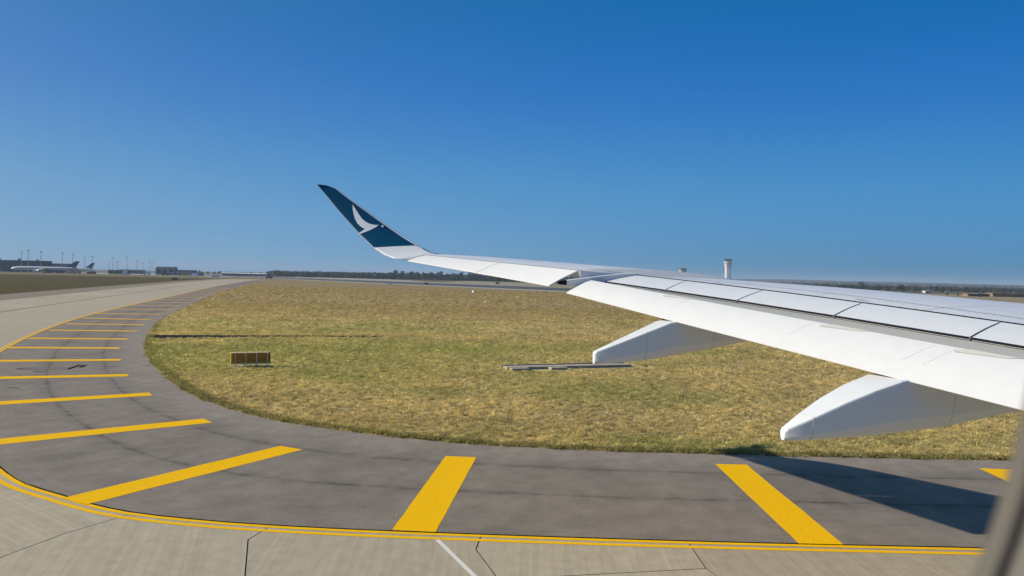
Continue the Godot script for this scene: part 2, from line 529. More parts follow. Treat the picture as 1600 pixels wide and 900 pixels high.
	slabs.append([[J3[2], J4[1], J4[2], J4[3], J3[3]], -0.02])
	slabs.append([[J4[0]] + along.call(4.04, 11.5) + [Vector2(11.5, -17.15), Vector2(12.5, -8.0)] + back.call(J4.slice(1)), 0.02])
	var x := 12.0
	while x < 88.0:
		slabs.append([[Vector2(x - 0.5, -17.13), Vector2(x + 7.5, -17.1), Vector2(x + 8.5, -8.0), Vector2(x + 0.5, -8.0)], 0.0])
		x += 8.0
	for gx in 16:
		for gz in 3:
			var o := Vector2(-38 + gx * 8, -8 + gz * 8)
			slabs.append([[o, o + Vector2(8, 0), o + Vector2(8, 8), o + Vector2(0, 8)], 0.0])
	# along the far leg of the curve: two rows of slabs
	var first := 0
	while edge[first].distance_to(Vector2(-14.73, -22.35)) > 0.1: first += 1
	var i0 := first
	while i0 < edge.size() - 1:
		var i1 := i0
		var l := 0.0
		var want := 9.0 if edge[i0].y > -120 else 24.0
		while i1 < edge.size() - 1 and l < want:
			l += edge[i1].distance_to(edge[i1 + 1])
			i1 += 1
		for r in [[0.0, 11.4], [11.4, 23.0]]:
			var a := []
			var b := []
			for i in range(i0, i1 + 1):
				a.append(edge[i] + outward(edge, i) * r[0])
				b.push_front(edge[i] + outward(edge, i) * r[1])
			slabs.append([a + b, 0.9])
		i0 = i1
	for sl in slabs:
		var poly := PackedVector2Array(sl[0])
		var cut := Geometry2D.offset_polygon(poly, -0.014, Geometry2D.JOIN_MITER)
		if cut.is_empty(): continue
		var ring: PackedVector2Array = cut[0]
		st = begin()
		flat(st, ring, 0.0, sl[1] + 0.03 * rng.randf())
		for k in ring.size():
			var p := ring[k]
			var q := ring[(k + 1) % ring.size()]
			quad(st, Vector3(p.x, 0, p.y), Vector3(q.x, 0, q.y), Vector3(q.x, -0.2, q.y), Vector3(p.x, -0.2, p.y))
		var m: StandardMaterial3D = M.concrete.duplicate()
		m.albedo_color = lin(0.50, 0.45, 0.355) * (0.97 + 0.06 * rng.randf())
		m.uv1_offset = Vector3(rng.randf(), rng.randf(), 0)
		build("concrete_slab", st, m, taxiway)
	# double yellow edge line and the white line
	for r in [[0.015, 0.16], [0.29, 0.44]]:
		st = begin()
		ribbon(st, offset_line(edge, r[0]), offset_line(edge, r[1]), 0.005)
		build("edge_line", st, M.yellow, taxiway)
	st = begin()
	flat(st, PackedVector2Array([Vector2(-1.6, -17.0), Vector2(-1.49, -17.0), Vector2(2.35, -8.5), Vector2(2.24, -8.5)]), 0.005)
	build("white_line", st, M.white_line, taxiway)
	st = begin()
	var far_leg := edge.slice(first)
	ribbon(st, offset_line(far_leg, 11.27), offset_line(far_leg, 11.53), 0.005)
	build("joint_sealing", st, M.sealant, taxiway)
	# far shoulder of the taxiway
	st = begin()
	var far_edge := edge.slice(first)
	ribbon(st, offset_line(far_edge, 23.05), offset_line(far_edge, 32.5), -0.006)
	var tan_asphalt := plain(0.235, 0.20, 0.155, 1.0)
	tan_asphalt.metallic_specular = 0.1
	land(build("far_shoulder", st, tan_asphalt))
	st = begin()
	ribbon(st, offset_line(far_edge, 32.5), offset_line(far_edge, 33.6), -0.004)
	land(build("dark_verge", st, plain(0.07, 0.06, 0.035, 0.95)))
	# runway beyond the grass, with a pale margin on this side
	var dir := Vector2(242, 381).normalized()
	var side := Vector2(dir.y, -dir.x)
	var at := Vector2(22.3, -337)
	for r in [[-1.0, 20.0, 0.012, "runway_margin", plain(0.30, 0.26, 0.19, 0.9)], [20.0, 92.0, 0.02, "runway", plain(0.052, 0.054, 0.060, 0.85)], [92.0, 150.0, 0.012, "runway_verge", plain(0.27, 0.24, 0.15, 0.9)]]:
		st = begin()
		var a: Vector2 = at + side * r[0]
		var b: Vector2 = at + side * r[1]
		flat(st, PackedVector2Array([a - dir * 1900, a + dir * 420, b + dir * 420, b - dir * 1900]), r[2])
		land(build(r[3], st, r[4]))

func make_grass() -> void:
	var island_points := verge.duplicate()
	island_points.append(Vector2(90, -640))
	island = island_points
	# three kinds of tuft, each a few bent blades
	var tufts := []
	for kind in 3:
		var st := begin()
		for k in 11:
			var a := rng.randf() * TAU
			var o := Vector3(cos(a), 0, sin(a)) * rng.randf() * 0.10
			var lean := Vector3(rng.randfn(0, 0.9), 0, rng.randfn(0, 0.9)) + Vector3(0.2, 0, 0.05)
			var h := 0.045 + 0.065 * rng.randf()
			var b := rng.randf() * TAU
			var w := Vector3(cos(b), 0, sin(b)) * (0.006 + 0.007 * rng.randf())
			var m := o + Vector3(0, h * 0.6, 0) + lean * h * 0.35
			var t := o + Vector3(0, h, 0) + lean * h
			for p in [o - w, m - w * 0.8, m + w * 0.8, o - w, m + w * 0.8, o + w, m - w * 0.8, t, m + w * 0.8]:
				st.add_vertex(p)
		st.generate_normals()
		tufts.append(st.commit())
	var rings := [[22.0, 32.0, 90.0, 0.85], [32.0, 48.0, 52.0, 0.95], [48.0, 80.0, 22.0, 1.25], [80.0, 150.0, 5.5, 1.8], [150.0, 330.0, 0.8, 2.8]]
	var lists := [[], [], []]
	var tints := [[], [], []]
	var path := PackedVector2Array(PATH)
	var drain := PackedVector2Array(DRAIN)
	for r in rings:
		var w: float = r[1] * 0.80
		var n := int((r[1] - r[0]) * 2 * w * r[2])
		for k in n:
			var z := -rng.randf_range(r[0], r[1])
			var x := rng.randf_range(-w, w)
			if absf(x) > -z * 0.80 + 2.0: continue
			var p := Vector2(x, z)
			if not Geometry2D.is_point_in_polygon(p, island): continue
			if z < -45 and z > -76 and (Geometry2D.is_point_in_polygon(p, path) or Geometry2D.is_point_in_polygon(p, drain)): continue
			var c := sward(x, z)
			var v := (0.76 + 0.60 * rng.randf()) * (0.86 + 0.5 * mottle.get_noise_2d(x * 9.0 + 50, z * 9.0) + 0.22)
			var s: float = r[3] * (0.65 + 0.7 * rng.randf()) * (0.65 + 0.8 * clampf(0.5 + 0.9 * mottle.get_noise_2d(x * 11.0, z * 11.0), 0.0, 1.0))
			if rng.randf() < 0.13: c = c.lerp(Color(0.64, 0.56, 0.36), 0.45)
			elif rng.randf() < 0.2: c = c.lerp(Color(0.17, 0.18, 0.05), 0.6)
			var kind := rng.randi() % 3
			lists[kind].append(Transform3D(Basis(Vector3.UP, rng.randf() * TAU).scaled(Vector3(s, s * 0.8 if r[0] > 70 else s, s)), Vector3(x, -0.035, z)))
			tints[kind].append(Color(c.r * v, c.g * v, c.b * v))
	# a longer, greener fringe along the asphalt
	for i in verge.size() - 1:
		if verge[i].y < -95 or absf(verge[i].x) > 40: continue
		var l := verge[i].distance_to(verge[i + 1])
		var side := (verge[i + 1] - verge[i]).normalized().orthogonal()
		if side.dot(Vector2(1, -2)) < 0: side = -side
		for k in int(l * (46.0 if verge[i].y > -40 else 24.0)):
			var p := verge[i].lerp(verge[i + 1], rng.randf()) + side * (rng.randf_range(0.0, 0.5) + 0.14 * mottle.get_noise_2d(verge[i].x * 7.0, verge[i].y * 7.0 + k * 0.02))
			var c := sward(p.x, p.y).lerp(Color(0.25, 0.26, 0.075), 0.55)
			var v := 0.5 + 0.7 * rng.randf()
			var s := rng.randf_range(0.9, 1.9) * (1.0 if verge[i].y > -45 else 0.7)
			var kind := rng.randi() % 3
			lists[kind].append(Transform3D(Basis(Vector3.UP, rng.randf() * TAU).scaled(Vector3(s, s, s)), Vector3(p.x, -0.01, p.y)))
			tints[kind].append(Color(c.r * v, c.g * v, c.b * v))
	for kind in 3:
		var mm := MultiMesh.new()
		mm.transform_format = MultiMesh.TRANSFORM_3D
		mm.use_colors = true
		mm.mesh = tufts[kind]
		mm.instance_count = lists[kind].size()
		for k in lists[kind].size():
			mm.set_instance_transform(k, lists[kind][k])
			mm.set_instance_color(k, tints[kind][k])
		var o := MultiMeshInstance3D.new()
		o.name = numbered("grass")
		o.multimesh = mm
		o.material_override = M.blade
		add_child(o, true)
		tag(o, ["dry straw and green grass filling the field inside the curve", "short bent grass blades of the field inside the curve", "longer seeding grass of the field inside the curve"][kind], "grass", "", "stuff")
	var st := begin()
	flat(st, path, -0.012)
	land(build("path", st, M.sealant))  # asphalt path, coloured darker to carry the shadow of the grass edge

# ---------------------------------------------------------------- the airliner
# local axes: x ahead along the fuselage, y up, z = minus the distance out from the cabin window
func w3(f: float, h: float, o: float) -> Vector3: return Vector3(f, h, -o)
func q2(c: Array, o: float) -> float: return c[0] * o * o + c[1] * o + c[2]
func p_te(o: float) -> Vector3: return w3(10.71 - 0.364 * o, q2([0.000488, 0.1048, 3.404], o), o)
func p_band(o: float) -> Vector3: return w3(12.0 - 0.40 * o, q2([0.000385, 0.0924, 3.973], o), o)
func p_sp_te(o: float) -> Vector3: return w3(12.52 - 0.4085 * o, q2([-0.00141, 0.1258, 3.9387], o), o)
func p_sp_le(o: float) -> Vector3: return w3(13.33 - 0.4085 * o, q2([-0.00187, 0.13485, 4.0861], o), o)
func p_l4(o: float) -> Vector3: return w3(13.75 - 0.4085 * o, q2([-0.00423, 0.1946, 3.7666], o) if o > 9 else q2([-0.00187, 0.13485, 4.0861], o) + 0.06, o)
func p_ail_te(o: float) -> Vector3: return w3(11.444 - 0.416 * o, q2([-0.000345, 0.1011, 3.888], o), o)
func p_hinge(o: float) -> Vector3: return w3(12.294 - 0.425 * o, q2([0.0, 0.0618, 4.874], o), o)
func nose(o: float) -> Vector3:
	var f := 22.34 - 0.75 * o
	if o > 25.0: f -= 0.28 * pow(o - 25.0, 2.0)
	return w3(f, q2([-0.000463, 0.09987, 4.2226], o) - 0.02 * (30.0 - o) * 0.55, o)

func skin_row(o: float, rear: Vector3, second: Vector3, bottom_rear: Vector3) -> PackedVector3Array:
	var n := nose(o)
	var chord := n.x - rear.x
	var row := PackedVector3Array([rear, second])
	var ahead := Vector3(1, (second.y - rear.y) / (second.x - rear.x) * 0.55, 0)
	var c1 := second + ahead * (n.x - second.x) * 0.42
	var c2 := n + Vector3(0, 0.05 * chord, 0)
	for k in range(1, 15):
		row.append(second.bezier_interpolate(c1, c2, n, k / 14.0))
	var d1 := n - Vector3(0, 0.05 * chord, 0)
	var d2 := Vector3(rear.x + chord * 0.45, bottom_rear.y - 0.045 * chord, -o)
	for k in range(1, 11):
		row.append(n.bezier_interpolate(d1, d2, bottom_rear, k / 10.0))
	return row

func flap_at(o: float, u: float) -> Vector3:      # a point just above the flap's upper side
	var te := p_te(o)
	var band := p_band(o)
	var mid := band.lerp(te, 0.5) + Vector3(0, 0.028, 0)
	var p := [band, band.lerp(mid, 0.5) + Vector3(0, 0.012, 0), mid, mid.lerp(te, 0.5) + Vector3(0, 0.010, 0), te]
	var i := mini(int(u * 4.0), 3)
	return p[i].lerp(p[i + 1], u * 4.0 - i) + Vector3(0, 0.009, 0)

func patch(called: String, a: Callable, b: Callable, o0: float, o1: float, lift: float, m: Material, parent: Node) -> void:   # a strip lying on the wing between two lines
	var st := begin()
	var rows := []
	for k in 25:
		var o := lerpf(o0, o1, k / 24.0)
		rows.append(PackedVector3Array([a.call(o) + Vector3(0, lift, 0), b.call(o) + Vector3(0, lift, 0)]))
	loft(st, rows)
	build(called, st, m, parent)

func slab_panel(called: String, corners: Array, thick: float, m: Material, parent: Node, bulge := 0.0) -> MeshInstance3D:   # corners: front in, front out, rear out, rear in
	var st := begin()
	var n := 8
	var top := []
	for i in n + 1:
		var row := PackedVector3Array()
		for j in 5:
			var f: Vector3 = corners[0].lerp(corners[1], i / float(n))
			var r: Vector3 = corners[3].lerp(corners[2], i / float(n))
			row.append(f.lerp(r, j / 4.0) + Vector3(0, bulge * sin(PI * j / 4.0), 0))
		top.append(row)
	st.set_smooth_group(0)
	loft(st, top)
	st.set_smooth_group(FLAT)
	var d := Vector3(0, -thick, 0)
	for i in n:
		quad(st, top[i][4], top[i + 1][4], top[i + 1][4] + d, top[i][4] + d)
		quad(st, top[i][0], top[i + 1][0], top[i + 1][0] + d * 0.3, top[i][0] + d * 0.3)
		quad(st, top[i][0] + d * 0.3, top[i + 1][0] + d * 0.3, top[i + 1][4] + d, top[i][4] + d)
	for j in 4:
		for i in [0, n]:
			quad(st, top[i][j], top[i][j + 1], top[i][j + 1] + d, top[i][j] + d)
	return build(called, st, m, parent)

func foil(te: Vector3, le: Vector3, thin: float) -> PackedVector3Array:      # a closed section from the trailing edge over the near side to the leading edge and back
	var mid := Vector3.ZERO
	var out := PackedVector3Array()
	var chord := le - te
	var span := Vector3(-1.15, 1.35, -0.62).normalized()
	var nrm := chord.cross(span).normalized()
	if nrm.z < 0: nrm = -nrm
	for k in 13:
		var u := k / 12.0
		out.append(te + chord * u + nrm * (thin * chord.length() * (0.045 + 1.6 * sqrt(1 - u) * pow(u, 0.9) * 0.5) * (1.0 if k < 12 else 0.0)))
	for k in range(11, -1, -1):
		var u := k / 12.0
		out.append(te + chord * u - nrm * (thin * chord.length() * (0.045 + 1.6 * sqrt(1 - u) * pow(u, 0.9) * 0.5)))
	mid += nrm
	return out

const TIP := [[-0.74, 6.758, 27.75, 0.868, 6.864, 27.6], [-1.0, 7.0, 28.03, 0.36, 7.17, 27.95], [-1.284, 7.268, 28.3, -0.2, 7.56, 28.33], [-1.64, 7.66, 28.63, -0.76, 7.95, 28.65], [-2.017, 8.076, 28.95, -1.33, 8.357, 28.95], [-2.45, 8.60, 29.28, -1.85, 8.73, 29.25], [-2.7, 8.89, 29.46, -2.183, 8.989, 29.45], [-2.895, 9.122, 29.6, -2.5, 9.089, 29.6]]

func tip_at(u: float, v: float) -> Vector3:
	var i := mini(int(v), TIP.size() - 2)
	var t := v - i
	var a: Array = TIP[i]
	var b: Array = TIP[i + 1]
	var te := w3(a[0], a[1], a[2]).lerp(w3(b[0], b[1], b[2]), t)
	var le := w3(a[3], a[4], a[5]).lerp(w3(b[3], b[4], b[5]), t)
	var chord := le - te
	var nrm := chord.cross(Vector3(-1.15, 1.35, -0.62).normalized()).normalized()
	if nrm.z < 0: nrm = -nrm
	return te + chord * u + nrm * (0.07 * chord.length() * (0.045 + 1.6 * sqrt(1 - u) * pow(u, 0.9) * 0.5) + 0.006)

func fairing(parent: Node, stations: Array, swing: float) -> MeshInstance3D:   # stations of [ahead, top, keel, half width, middle out]
	var rows := []
	for s in stations:
		var row := PackedVector3Array()
		var hw: float = s[3]
		var o: float = s[4]
		var hh: float = s[1] - s[2]
		var r := minf(0.022, hw * 0.3)
		# round the section: inboard top corner, down the near side, keel, up the far side
		for q in [[-hw + r * 2, s[1]], [-hw + r, s[1] - r * 0.15], [-hw + r * 0.25, s[1] - r * 0.6], [-hw, s[1] - r * 1.6], [-hw * 0.98, s[1] - hh * 0.4], [-hw * 0.90, s[2] + hh * 0.28], [-hw * 0.72, s[2] + hh * 0.08], [-hw * 0.4, s[2]], [hw * 0.4, s[2]], [hw * 0.72, s[2] + hh * 0.08], [hw * 0.90, s[2] + hh * 0.28], [hw * 0.98, s[1] - hh * 0.4], [hw, s[1] - r * 1.6], [hw - r * 0.25, s[1] - r * 0.6], [hw - r, s[1] - r * 0.15], [hw - r * 2, s[1]]]:
			row.append(w3(s[0] + swing * q[0], q[1], o + q[0]))
		rows.append(row)
	var st := begin(0)
	var groups := [FLAT, FLAT, FLAT, 2, 2, 3, 3, 3, 3, 3, 4, 4, FLAT, FLAT, FLAT, 5]
	for i in rows.size() - 1:
		for j in 16:
			st.set_smooth_group(groups[j])
			var n := (j + 1) % 16
			quad(st, rows[i][j], rows[i + 1][j], rows[i + 1][n], rows[i][n])
	st.set_smooth_group(FLAT)
	fan(st, rows[0]); fan(st, rows[rows.size() - 1], true)
	return build("flap_track_fairing", st, M.wing, parent)

func make_airliner() -> void:
	var plane := thing("airliner", "white airliner wing with dark teal swept winglet and two pointed flap fairings", "airliner", Vector3.ZERO, deg_to_rad(8.7))
	# main skin of the wing
	var rows := []
	for o in [1.5, 3.0, 5.0, 7.0, 8.4, 9.5, 10.5, 11.5, 12.5, 13.5, 14.5, 15.5, 16.5, 17.3, 18.0, 18.36]:
		var low: Vector3 = p_sp_te(o) + Vector3(0.05, -0.22, 0)
		rows.append(skin_row(o, p_sp_le(o), p_l4(o), low))
	for o in [18.40, 18.9, 19.6, 20.5, 21.5, 22.5, 23.5, 24.3, 25.0, 25.6, 26.1, 26.5]:
		var r := p_hinge(o)
		rows.append(skin_row(o, r, r + Vector3(0.35, 0.035, 0), r + Vector3(0.03, -0.16, 0)))
	var st := begin(0)
	loft(st, rows)
	st.set_smooth_group(FLAT)
	for i in rows.size() - 1:
		var a: PackedVector3Array = rows[i]
		var b: PackedVector3Array = rows[i + 1]
		quad(st, a[0], b[0], b[b.size() - 1], a[a.size() - 1])
	fan(st, rows[0])
	var skin := build("wing_skin", st, M.wing, plane)
	patch("hinge_seal", func(o): return p_sp_le(o) + Vector3(-0.022, 0, 0), func(o): return p_sp_le(o) + Vector3(0.038, 0.006, 0), 1.5, 18.36, 0.006, M.rubber, skin)
	patch("panel_seam", func(o): return p_l4(o) + Vector3(-0.012, 0, 0), func(o): return p_l4(o) + Vector3(0.012, 0.0015, 0), 1.5, 18.3, 0.005, M.seam, skin)
	patch("hinge_seal", func(o): return p_hinge(o) + Vector3(-0.02, 0, 0), func(o): return p_hinge(o) + Vector3(0.04, 0.004, 0), 18.4, 26.45, 0.006, M.seam, skin)

	for o in [6.9, 9.2, 11.6, 13.6, 15.7, 17.7, 20.4, 22.9, 25.2]:
		st = begin()
		var outer_wing: bool = o > 18.4
		var r := p_hinge(o) if outer_wing else p_sp_le(o)
		var sec := skin_row(o, r, r + Vector3(0.35, 0.035, 0) if outer_wing else p_l4(o), r + Vector3(0, -0.2, 0))
		for k in 9:
			quad(st, sec[k] + Vector3(0, 0.004, 0.006), sec[k + 1] + Vector3(0, 0.004, 0.006), sec[k + 1] + Vector3(0, 0.004, -0.006), sec[k] + Vector3(0, 0.004, -0.006))
		build("panel_seam", st, M.seam, skin)
	st = begin()
	for k in 90:
		var o := 7.2 + k * 0.12
		box(st, p_l4(o) + Vector3(-0.09, 0.002, 0), Vector3(0.014, 0.004, 0.014))
		if k % 2 == 0: box(st, p_sp_le(o) + Vector3(0.10, 0.022, 0), Vector3(0.014, 0.004, 0.014))
	tag(build("fastener", st, M.seam, skin), "", "", "", "stuff")
	for o in [9.6, 12.9, 16.1]:
		st = begin()
		var a := p_l4(o).lerp(p_sp_le(o), 0.5) + Vector3(0, 0.006, 0)
		for k in 5: quad(st, a + Vector3(-0.03, -0.004, k * 0.06), a + Vector3(0.03, 0.004, k * 0.06), a + Vector3(0.03, 0.004, k * 0.06 + 0.03), a + Vector3(-0.03, -0.004, k * 0.06 + 0.03))
		tag(build("stencil_mark", st, M.seam, skin), "", "", "", "stuff")
	# spoilers: stations on the hinge and on the rear edge
	var front := [18.354, 16.626, 14.594, 12.554, 10.403, 8.2, 5.9, 3.5]
	var rear := [18.53, 16.239, 14.336, 12.298, 10.172, 7.95, 5.6, 3.2]
	for k in 7:
		var g := 0.018
		var c := [p_sp_le(front[k + 1] + g) - Vector3(0.035, 0, 0), p_sp_le(front[k] - g) - Vector3(0.035, 0, 0), p_sp_te(rear[k] - g), p_sp_te(rear[k + 1] + g)]
		var sp := slab_panel("spoiler", c, 0.045, M.wing, plane, 0.012)
		st = begin()
		var d := Vector3(-0.012, -0.004, 0)
		for s in 8:
			var a: Vector3 = c[3].lerp(c[2], s / 8.0)
			var b: Vector3 = c[3].lerp(c[2], (s + 1) / 8.0)
			quad(st, a + d, b + d, b + d + Vector3(0.0, -0.030, 0), a + d + Vector3(0.0, -0.030, 0))
			quad(st, a + d, b + d, b, a)
		build("rubber_lip", st, M.rubber, sp)  # dark strip painting in the shade of the open slot above the flap
		if true:
			st = begin()
			var f0: Vector3 = p_sp_le(front[k]) + Vector3(0, 0.004, 0)
			var r0: Vector3 = p_sp_te(rear[k]) + Vector3(0, 0.004, 0)
			var w := Vector3(0, 0, 0.016)
			quad(st, f0 - w, r0 - w, r0 + w, f0 + w)
			build("gap_seal", st, M.rubber, sp)
	# flap
	rows = []
	var ends := [1.5, 3.0, 5.0, 7.0, 8.4, 10.0, 12.0, 14.0, 15.5, 17.0, 17.7, 18.16]
	for o in ends:
		var te := p_te(o)
		var band := p_band(o)
		var lip := p_sp_te(o) + Vector3(0.02, -0.06, 0)
		if o > 18.1: # the end of the flap is cut obliquely
			lip = p_sp_te(18.5) + Vector3(0.0, -0.05, 0)
			band = p_band(18.3)
		var mid := band.lerp(te, 0.5) + Vector3(0, 0.028, 0)
		rows.append(PackedVector3Array([band, band.lerp(mid, 0.5) + Vector3(0, 0.012, 0), mid, mid.lerp(te, 0.5) + Vector3(0, 0.010, 0), te, te + Vector3(0.004, -0.014, 0), te.lerp(band, 0.5) + Vector3(0, -0.10, 0), lip + Vector3(0.1, -0.22, 0), lip + Vector3(0.35, -0.16, 0), lip + Vector3(0.30, -0.02, 0), lip]))
	st = begin(0)
	var upper := []
	var under := []
	for r in rows:
		upper.append(r.slice(0, 5))
		under.append(r.slice(5, 11))
	loft(st, upper)
	st.set_smooth_group(1)
	loft(st, under)
	st.set_smooth_group(FLAT)
	for i in rows.size() - 1:
		quad(st, rows[i][4], rows[i + 1][4], rows[i + 1][5], rows[i][5])
	fan(st, rows[rows.size() - 1])
	var flap := build("flap", st, M.flap, plane)
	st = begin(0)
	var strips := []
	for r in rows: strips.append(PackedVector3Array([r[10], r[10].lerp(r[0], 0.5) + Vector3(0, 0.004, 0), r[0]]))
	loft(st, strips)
	build("slot_band", st, M.band, flap)  # grey of the unpainted strip, with the slot shading put into its colour
	# smudged ends of the covers and rows of fasteners on the flap
	for o in [15.6, 11.95, 9.85]:
		st = begin()
		var step := [flap_at(o - 0.05, 0.0), flap_at(o - 0.65, 0.0), flap_at(o - 0.55, 0.07), flap_at(o + 0.06, 0.16), flap_at(o + 0.12, 0.10)]
		for k in range(1, 4): tri(st, step[0], step[k], step[k + 1])
		build("smudge", st, M.dirt, flap)
	st = begin()
	for q in [9.95, 10.25, 12.2, 15.0]:
		for k in 13:
			box(st, flap_at(q, 0.08 + 0.045 * k), Vector3(0.011, 0.004, 0.011))
	tag(build("fastener", st, M.grey, flap), "", "", "", "stuff")
	# ailerons
	for a in [[18.44, 21.84], [21.87, 26.40]]:
		var c := []
		for q in [[a[0], 0], [a[1], 0], [a[1], 1], [a[0], 1]]:
			c.append(p_hinge(q[0]) - Vector3(0.02, 0.0, 0) if q[1] == 0 else p_ail_te(q[0] + (0.0 if q[0] > 26 else 0.06)))
		slab_panel("aileron", c, 0.03, M.flap, plane, 0.01)
	st = begin()
	quad(st, p_hinge(26.40) + Vector3(-0.02, 0.005, 0), p_ail_te(26.40), p_ail_te(26.46), p_hinge(26.48) + Vector3(-0.02, 0.005, 0))
	build("end_seal", st, M.rubber, plane)
	# fixed fairing between aileron and flap, with its dark vent
	rows = []
	for s in [[3.93, 5.745, 0.08], [4.12, 5.775, 0.125], [4.5, 5.835, 0.20], [5.0, 5.905, 0.26], [5.5, 5.965, 0.30], [5.9, 5.99, 0.33]]:
		rows.append(PackedVector3Array([w3(s[0], s[1] - s[2], 18.42), w3(s[0], s[1], 18.42), w3(s[0], s[1], 18.25), w3(s[0], s[1] - 0.02, 18.22), w3(s[0], s[1] - s[2], 18.24)]))
	st = begin()
	loft(st, rows.slice(1), true)
	var stub := build("tail_stub", st, M.wing, plane)
	st = begin()
	loft(st, rows.slice(0, 2), true)
	fan(st, rows[0])
	build("vent", st, M.rubber, stub)
	# flap track fairings hanging under the flap
	var f1 := fairing(plane, [[3.90, 4.37, 4.15, 0.06, 14.72], [3.93, 4.40, 4.14, 0.085, 14.72], [4.4, 4.60, 4.18, 0.165, 14.73], [4.87, 4.80, 4.225, 0.24, 14.74], [5.3, 4.985, 4.30, 0.31, 14.75], [5.5, 5.03, 4.34, 0.325, 14.75], [6.2, 5.02, 4.45, 0.345, 14.75], [7.0, 5.05, 4.63, 0.33, 14.75]], -0.12)
	st = begin()
	tube(st, w3(7.0, 4.86, 14.75), w3(7.09, 4.87, 14.75), 0.24, 0.23, 16)
	build("seal_ring", st, M.rubber, f1)
	var f1b := fairing(plane, [[7.09, 5.08, 4.65, 0.325, 14.75], [8.0, 5.1, 4.83, 0.27, 14.75], [9.0, 5.15, 5.0, 0.1, 14.75]], 0.0)
	f1b.name = "front_fairing"
	var f2 := fairing(plane, [[5.45, 3.735, 3.60, 0.055, 10.16], [5.48, 3.77, 3.59, 0.08, 10.16], [5.8, 3.945, 3.605, 0.18, 10.17], [6.2, 4.155, 3.63, 0.27, 10.18], [6.6, 4.335, 3.66, 0.335, 10.18], [7.0, 4.475, 3.70, 0.37, 10.18], [7.3, 4.52, 3.73, 0.37, 10.18], [7.8, 4.50, 3.785, 0.385, 10.18], [9.0, 4.6, 4.0, 0.36, 10.18]], -0.10)
	st = begin()
	tube(st, w3(9.0, 4.3, 10.18), w3(9.1, 4.31, 10.18), 0.29, 0.28, 16)
	build("seal_ring", st, M.rubber, f2)
	var f2b := fairing(plane, [[9.1, 4.62, 4.02, 0.355, 10.18], [10.5, 4.7, 4.3, 0.3, 10.18], [12.0, 4.8, 4.65, 0.1, 10.18]], 0.0)
	f2b.name = "front_fairing_001"
	for b in [[f1, 4.87, 4.80, 4.225, 0.24, 14.74, -0.12], [f1, 6.2, 5.02, 4.45, 0.345, 14.75, -0.12], [f2, 5.8, 3.945, 3.605, 0.18, 10.17, -0.10], [f2, 7.8, 4.50, 3.785, 0.385, 10.18, -0.10]]:
		var ring := fairing(b[0], [[b[1], b[2] + 0.003, b[3] - 0.003, b[4] + 0.003, b[5]], [b[1] + 0.012, b[2] + 0.005, b[3] - 0.003, b[4] + 0.004, b[5]]], b[6])
		ring.name = "panel_seam" if not b[0].has_node("panel_seam") else "panel_seam_001"
		ring.material_override = M.grey
	for b in [[5.50, 5.055, 14.75, f1], [7.28, 4.54, 10.2, f2]]:
		st = begin()
		box(st, w3(b[0] + 0.1, b[1] + 0.0, b[2] + 0.16), Vector3(0.5, 0.06, 0.12))
		tube(st, w3(b[0] - 0.12, b[1] - 0.02, b[2] + 0.2), w3(b[0] - 0.02, b[1] + 0.03, b[2] + 0.2), 0.03, 0.02)
		build("bracket", st, M.rubber, b[3])
	# white root of the winglet, then the painted winglet
	var root := [[0.42, 6.325, 26.5, 1.65, 6.54, 26.5], [-0.05, 6.39, 27.02, 1.30, 6.62, 27.0], [-0.36, 6.51, 27.37, 1.12, 6.72, 27.32]]
	root.append(TIP[0])
	st = begin(0)
	rows = []
	var t := [0.055, 0.055, 0.06, 0.07]
	var full := []
	full.append([p_hinge(26.5).x - 0.02, p_hinge(26.5).y, 26.5, nose(26.5).x, nose(26.5).y + 0.02, 26.5])
	for k in root.size():
		var r: Array = root[k]
		rows.append(foil(w3(r[0], r[1], r[2]), w3(r[3], r[4], r[5]), t[k]))
	loft(st, rows, true)
	fan(st, rows[0])
	build("winglet_root", st, M.wing, plane)
	st = begin(0)
	rows = []
	for r in TIP: rows.append(foil(w3(r[0], r[1], r[2]), w3(r[3], r[4], r[5]), 0.07))
	loft(st, rows, true)
	fan(st, rows[rows.size() - 1])
	var winglet := build("winglet", st, M.teal, plane)
	# bright metal on its leading edge; pale trailing strip paints in the sunlit rim
	for side in [1, 0]:
		st = begin()
		var chain := []
		for v in 29:
			var p := tip_at(float(side) * 0.985, v * 0.25)
			var q := tip_at(0.93 if side else 0.022, v * 0.25)
			chain.append(PackedVector3Array([p, q, q - Vector3(0, 0, 0.01)]))
		loft(st, chain)
		build("bright_edge", st, M.edge, winglet)
	var outline := [[0.795, 4.14], [0.70, 3.99], [0.60, 3.85], [0.43, 3.49], [0.31, 3.14], [0.245, 2.79], [0.24, 2.5], [0.26, 2.33], [0.295, 2.22], [0.155, 2.12], [0.02, 2.02], [0.015, 1.9], [0.175, 1.96], [0.435, 2.05], [0.62, 2.14], [0.775, 2.24], [0.665, 2.34], [0.58, 2.49], [0.53, 2.69], [0.53, 3.0], [0.6, 3.39], [0.7, 3.79]]
	var poly := PackedVector2Array()
	for q in outline: poly.append(Vector2(q[0], q[1]))
	st = begin()
	# cut into narrow strips so that the emblem follows the curve of the winglet
	for k in 48:
		var v0 := 1.85 + k * 0.05
		var cell := PackedVector2Array([Vector2(-0.1, v0), Vector2(1.1, v0), Vector2(1.1, v0 + 0.05), Vector2(-0.1, v0 + 0.05)])
		for piece in Geometry2D.intersect_polygons(poly, cell):
			for i in Geometry2D.triangulate_polygon(piece):
				st.add_vertex(tip_at(clampf(piece[i].x, 0, 0.98), piece[i].y) + Vector3(0, 0, 0.006))
	build("emblem", st, M.emblem, winglet)
	st = begin()
	var ball := SphereMesh.new()
	ball.radius = 0.04
	ball.height = 0.08
	ball.radial_segments = 12
	ball.rings = 6
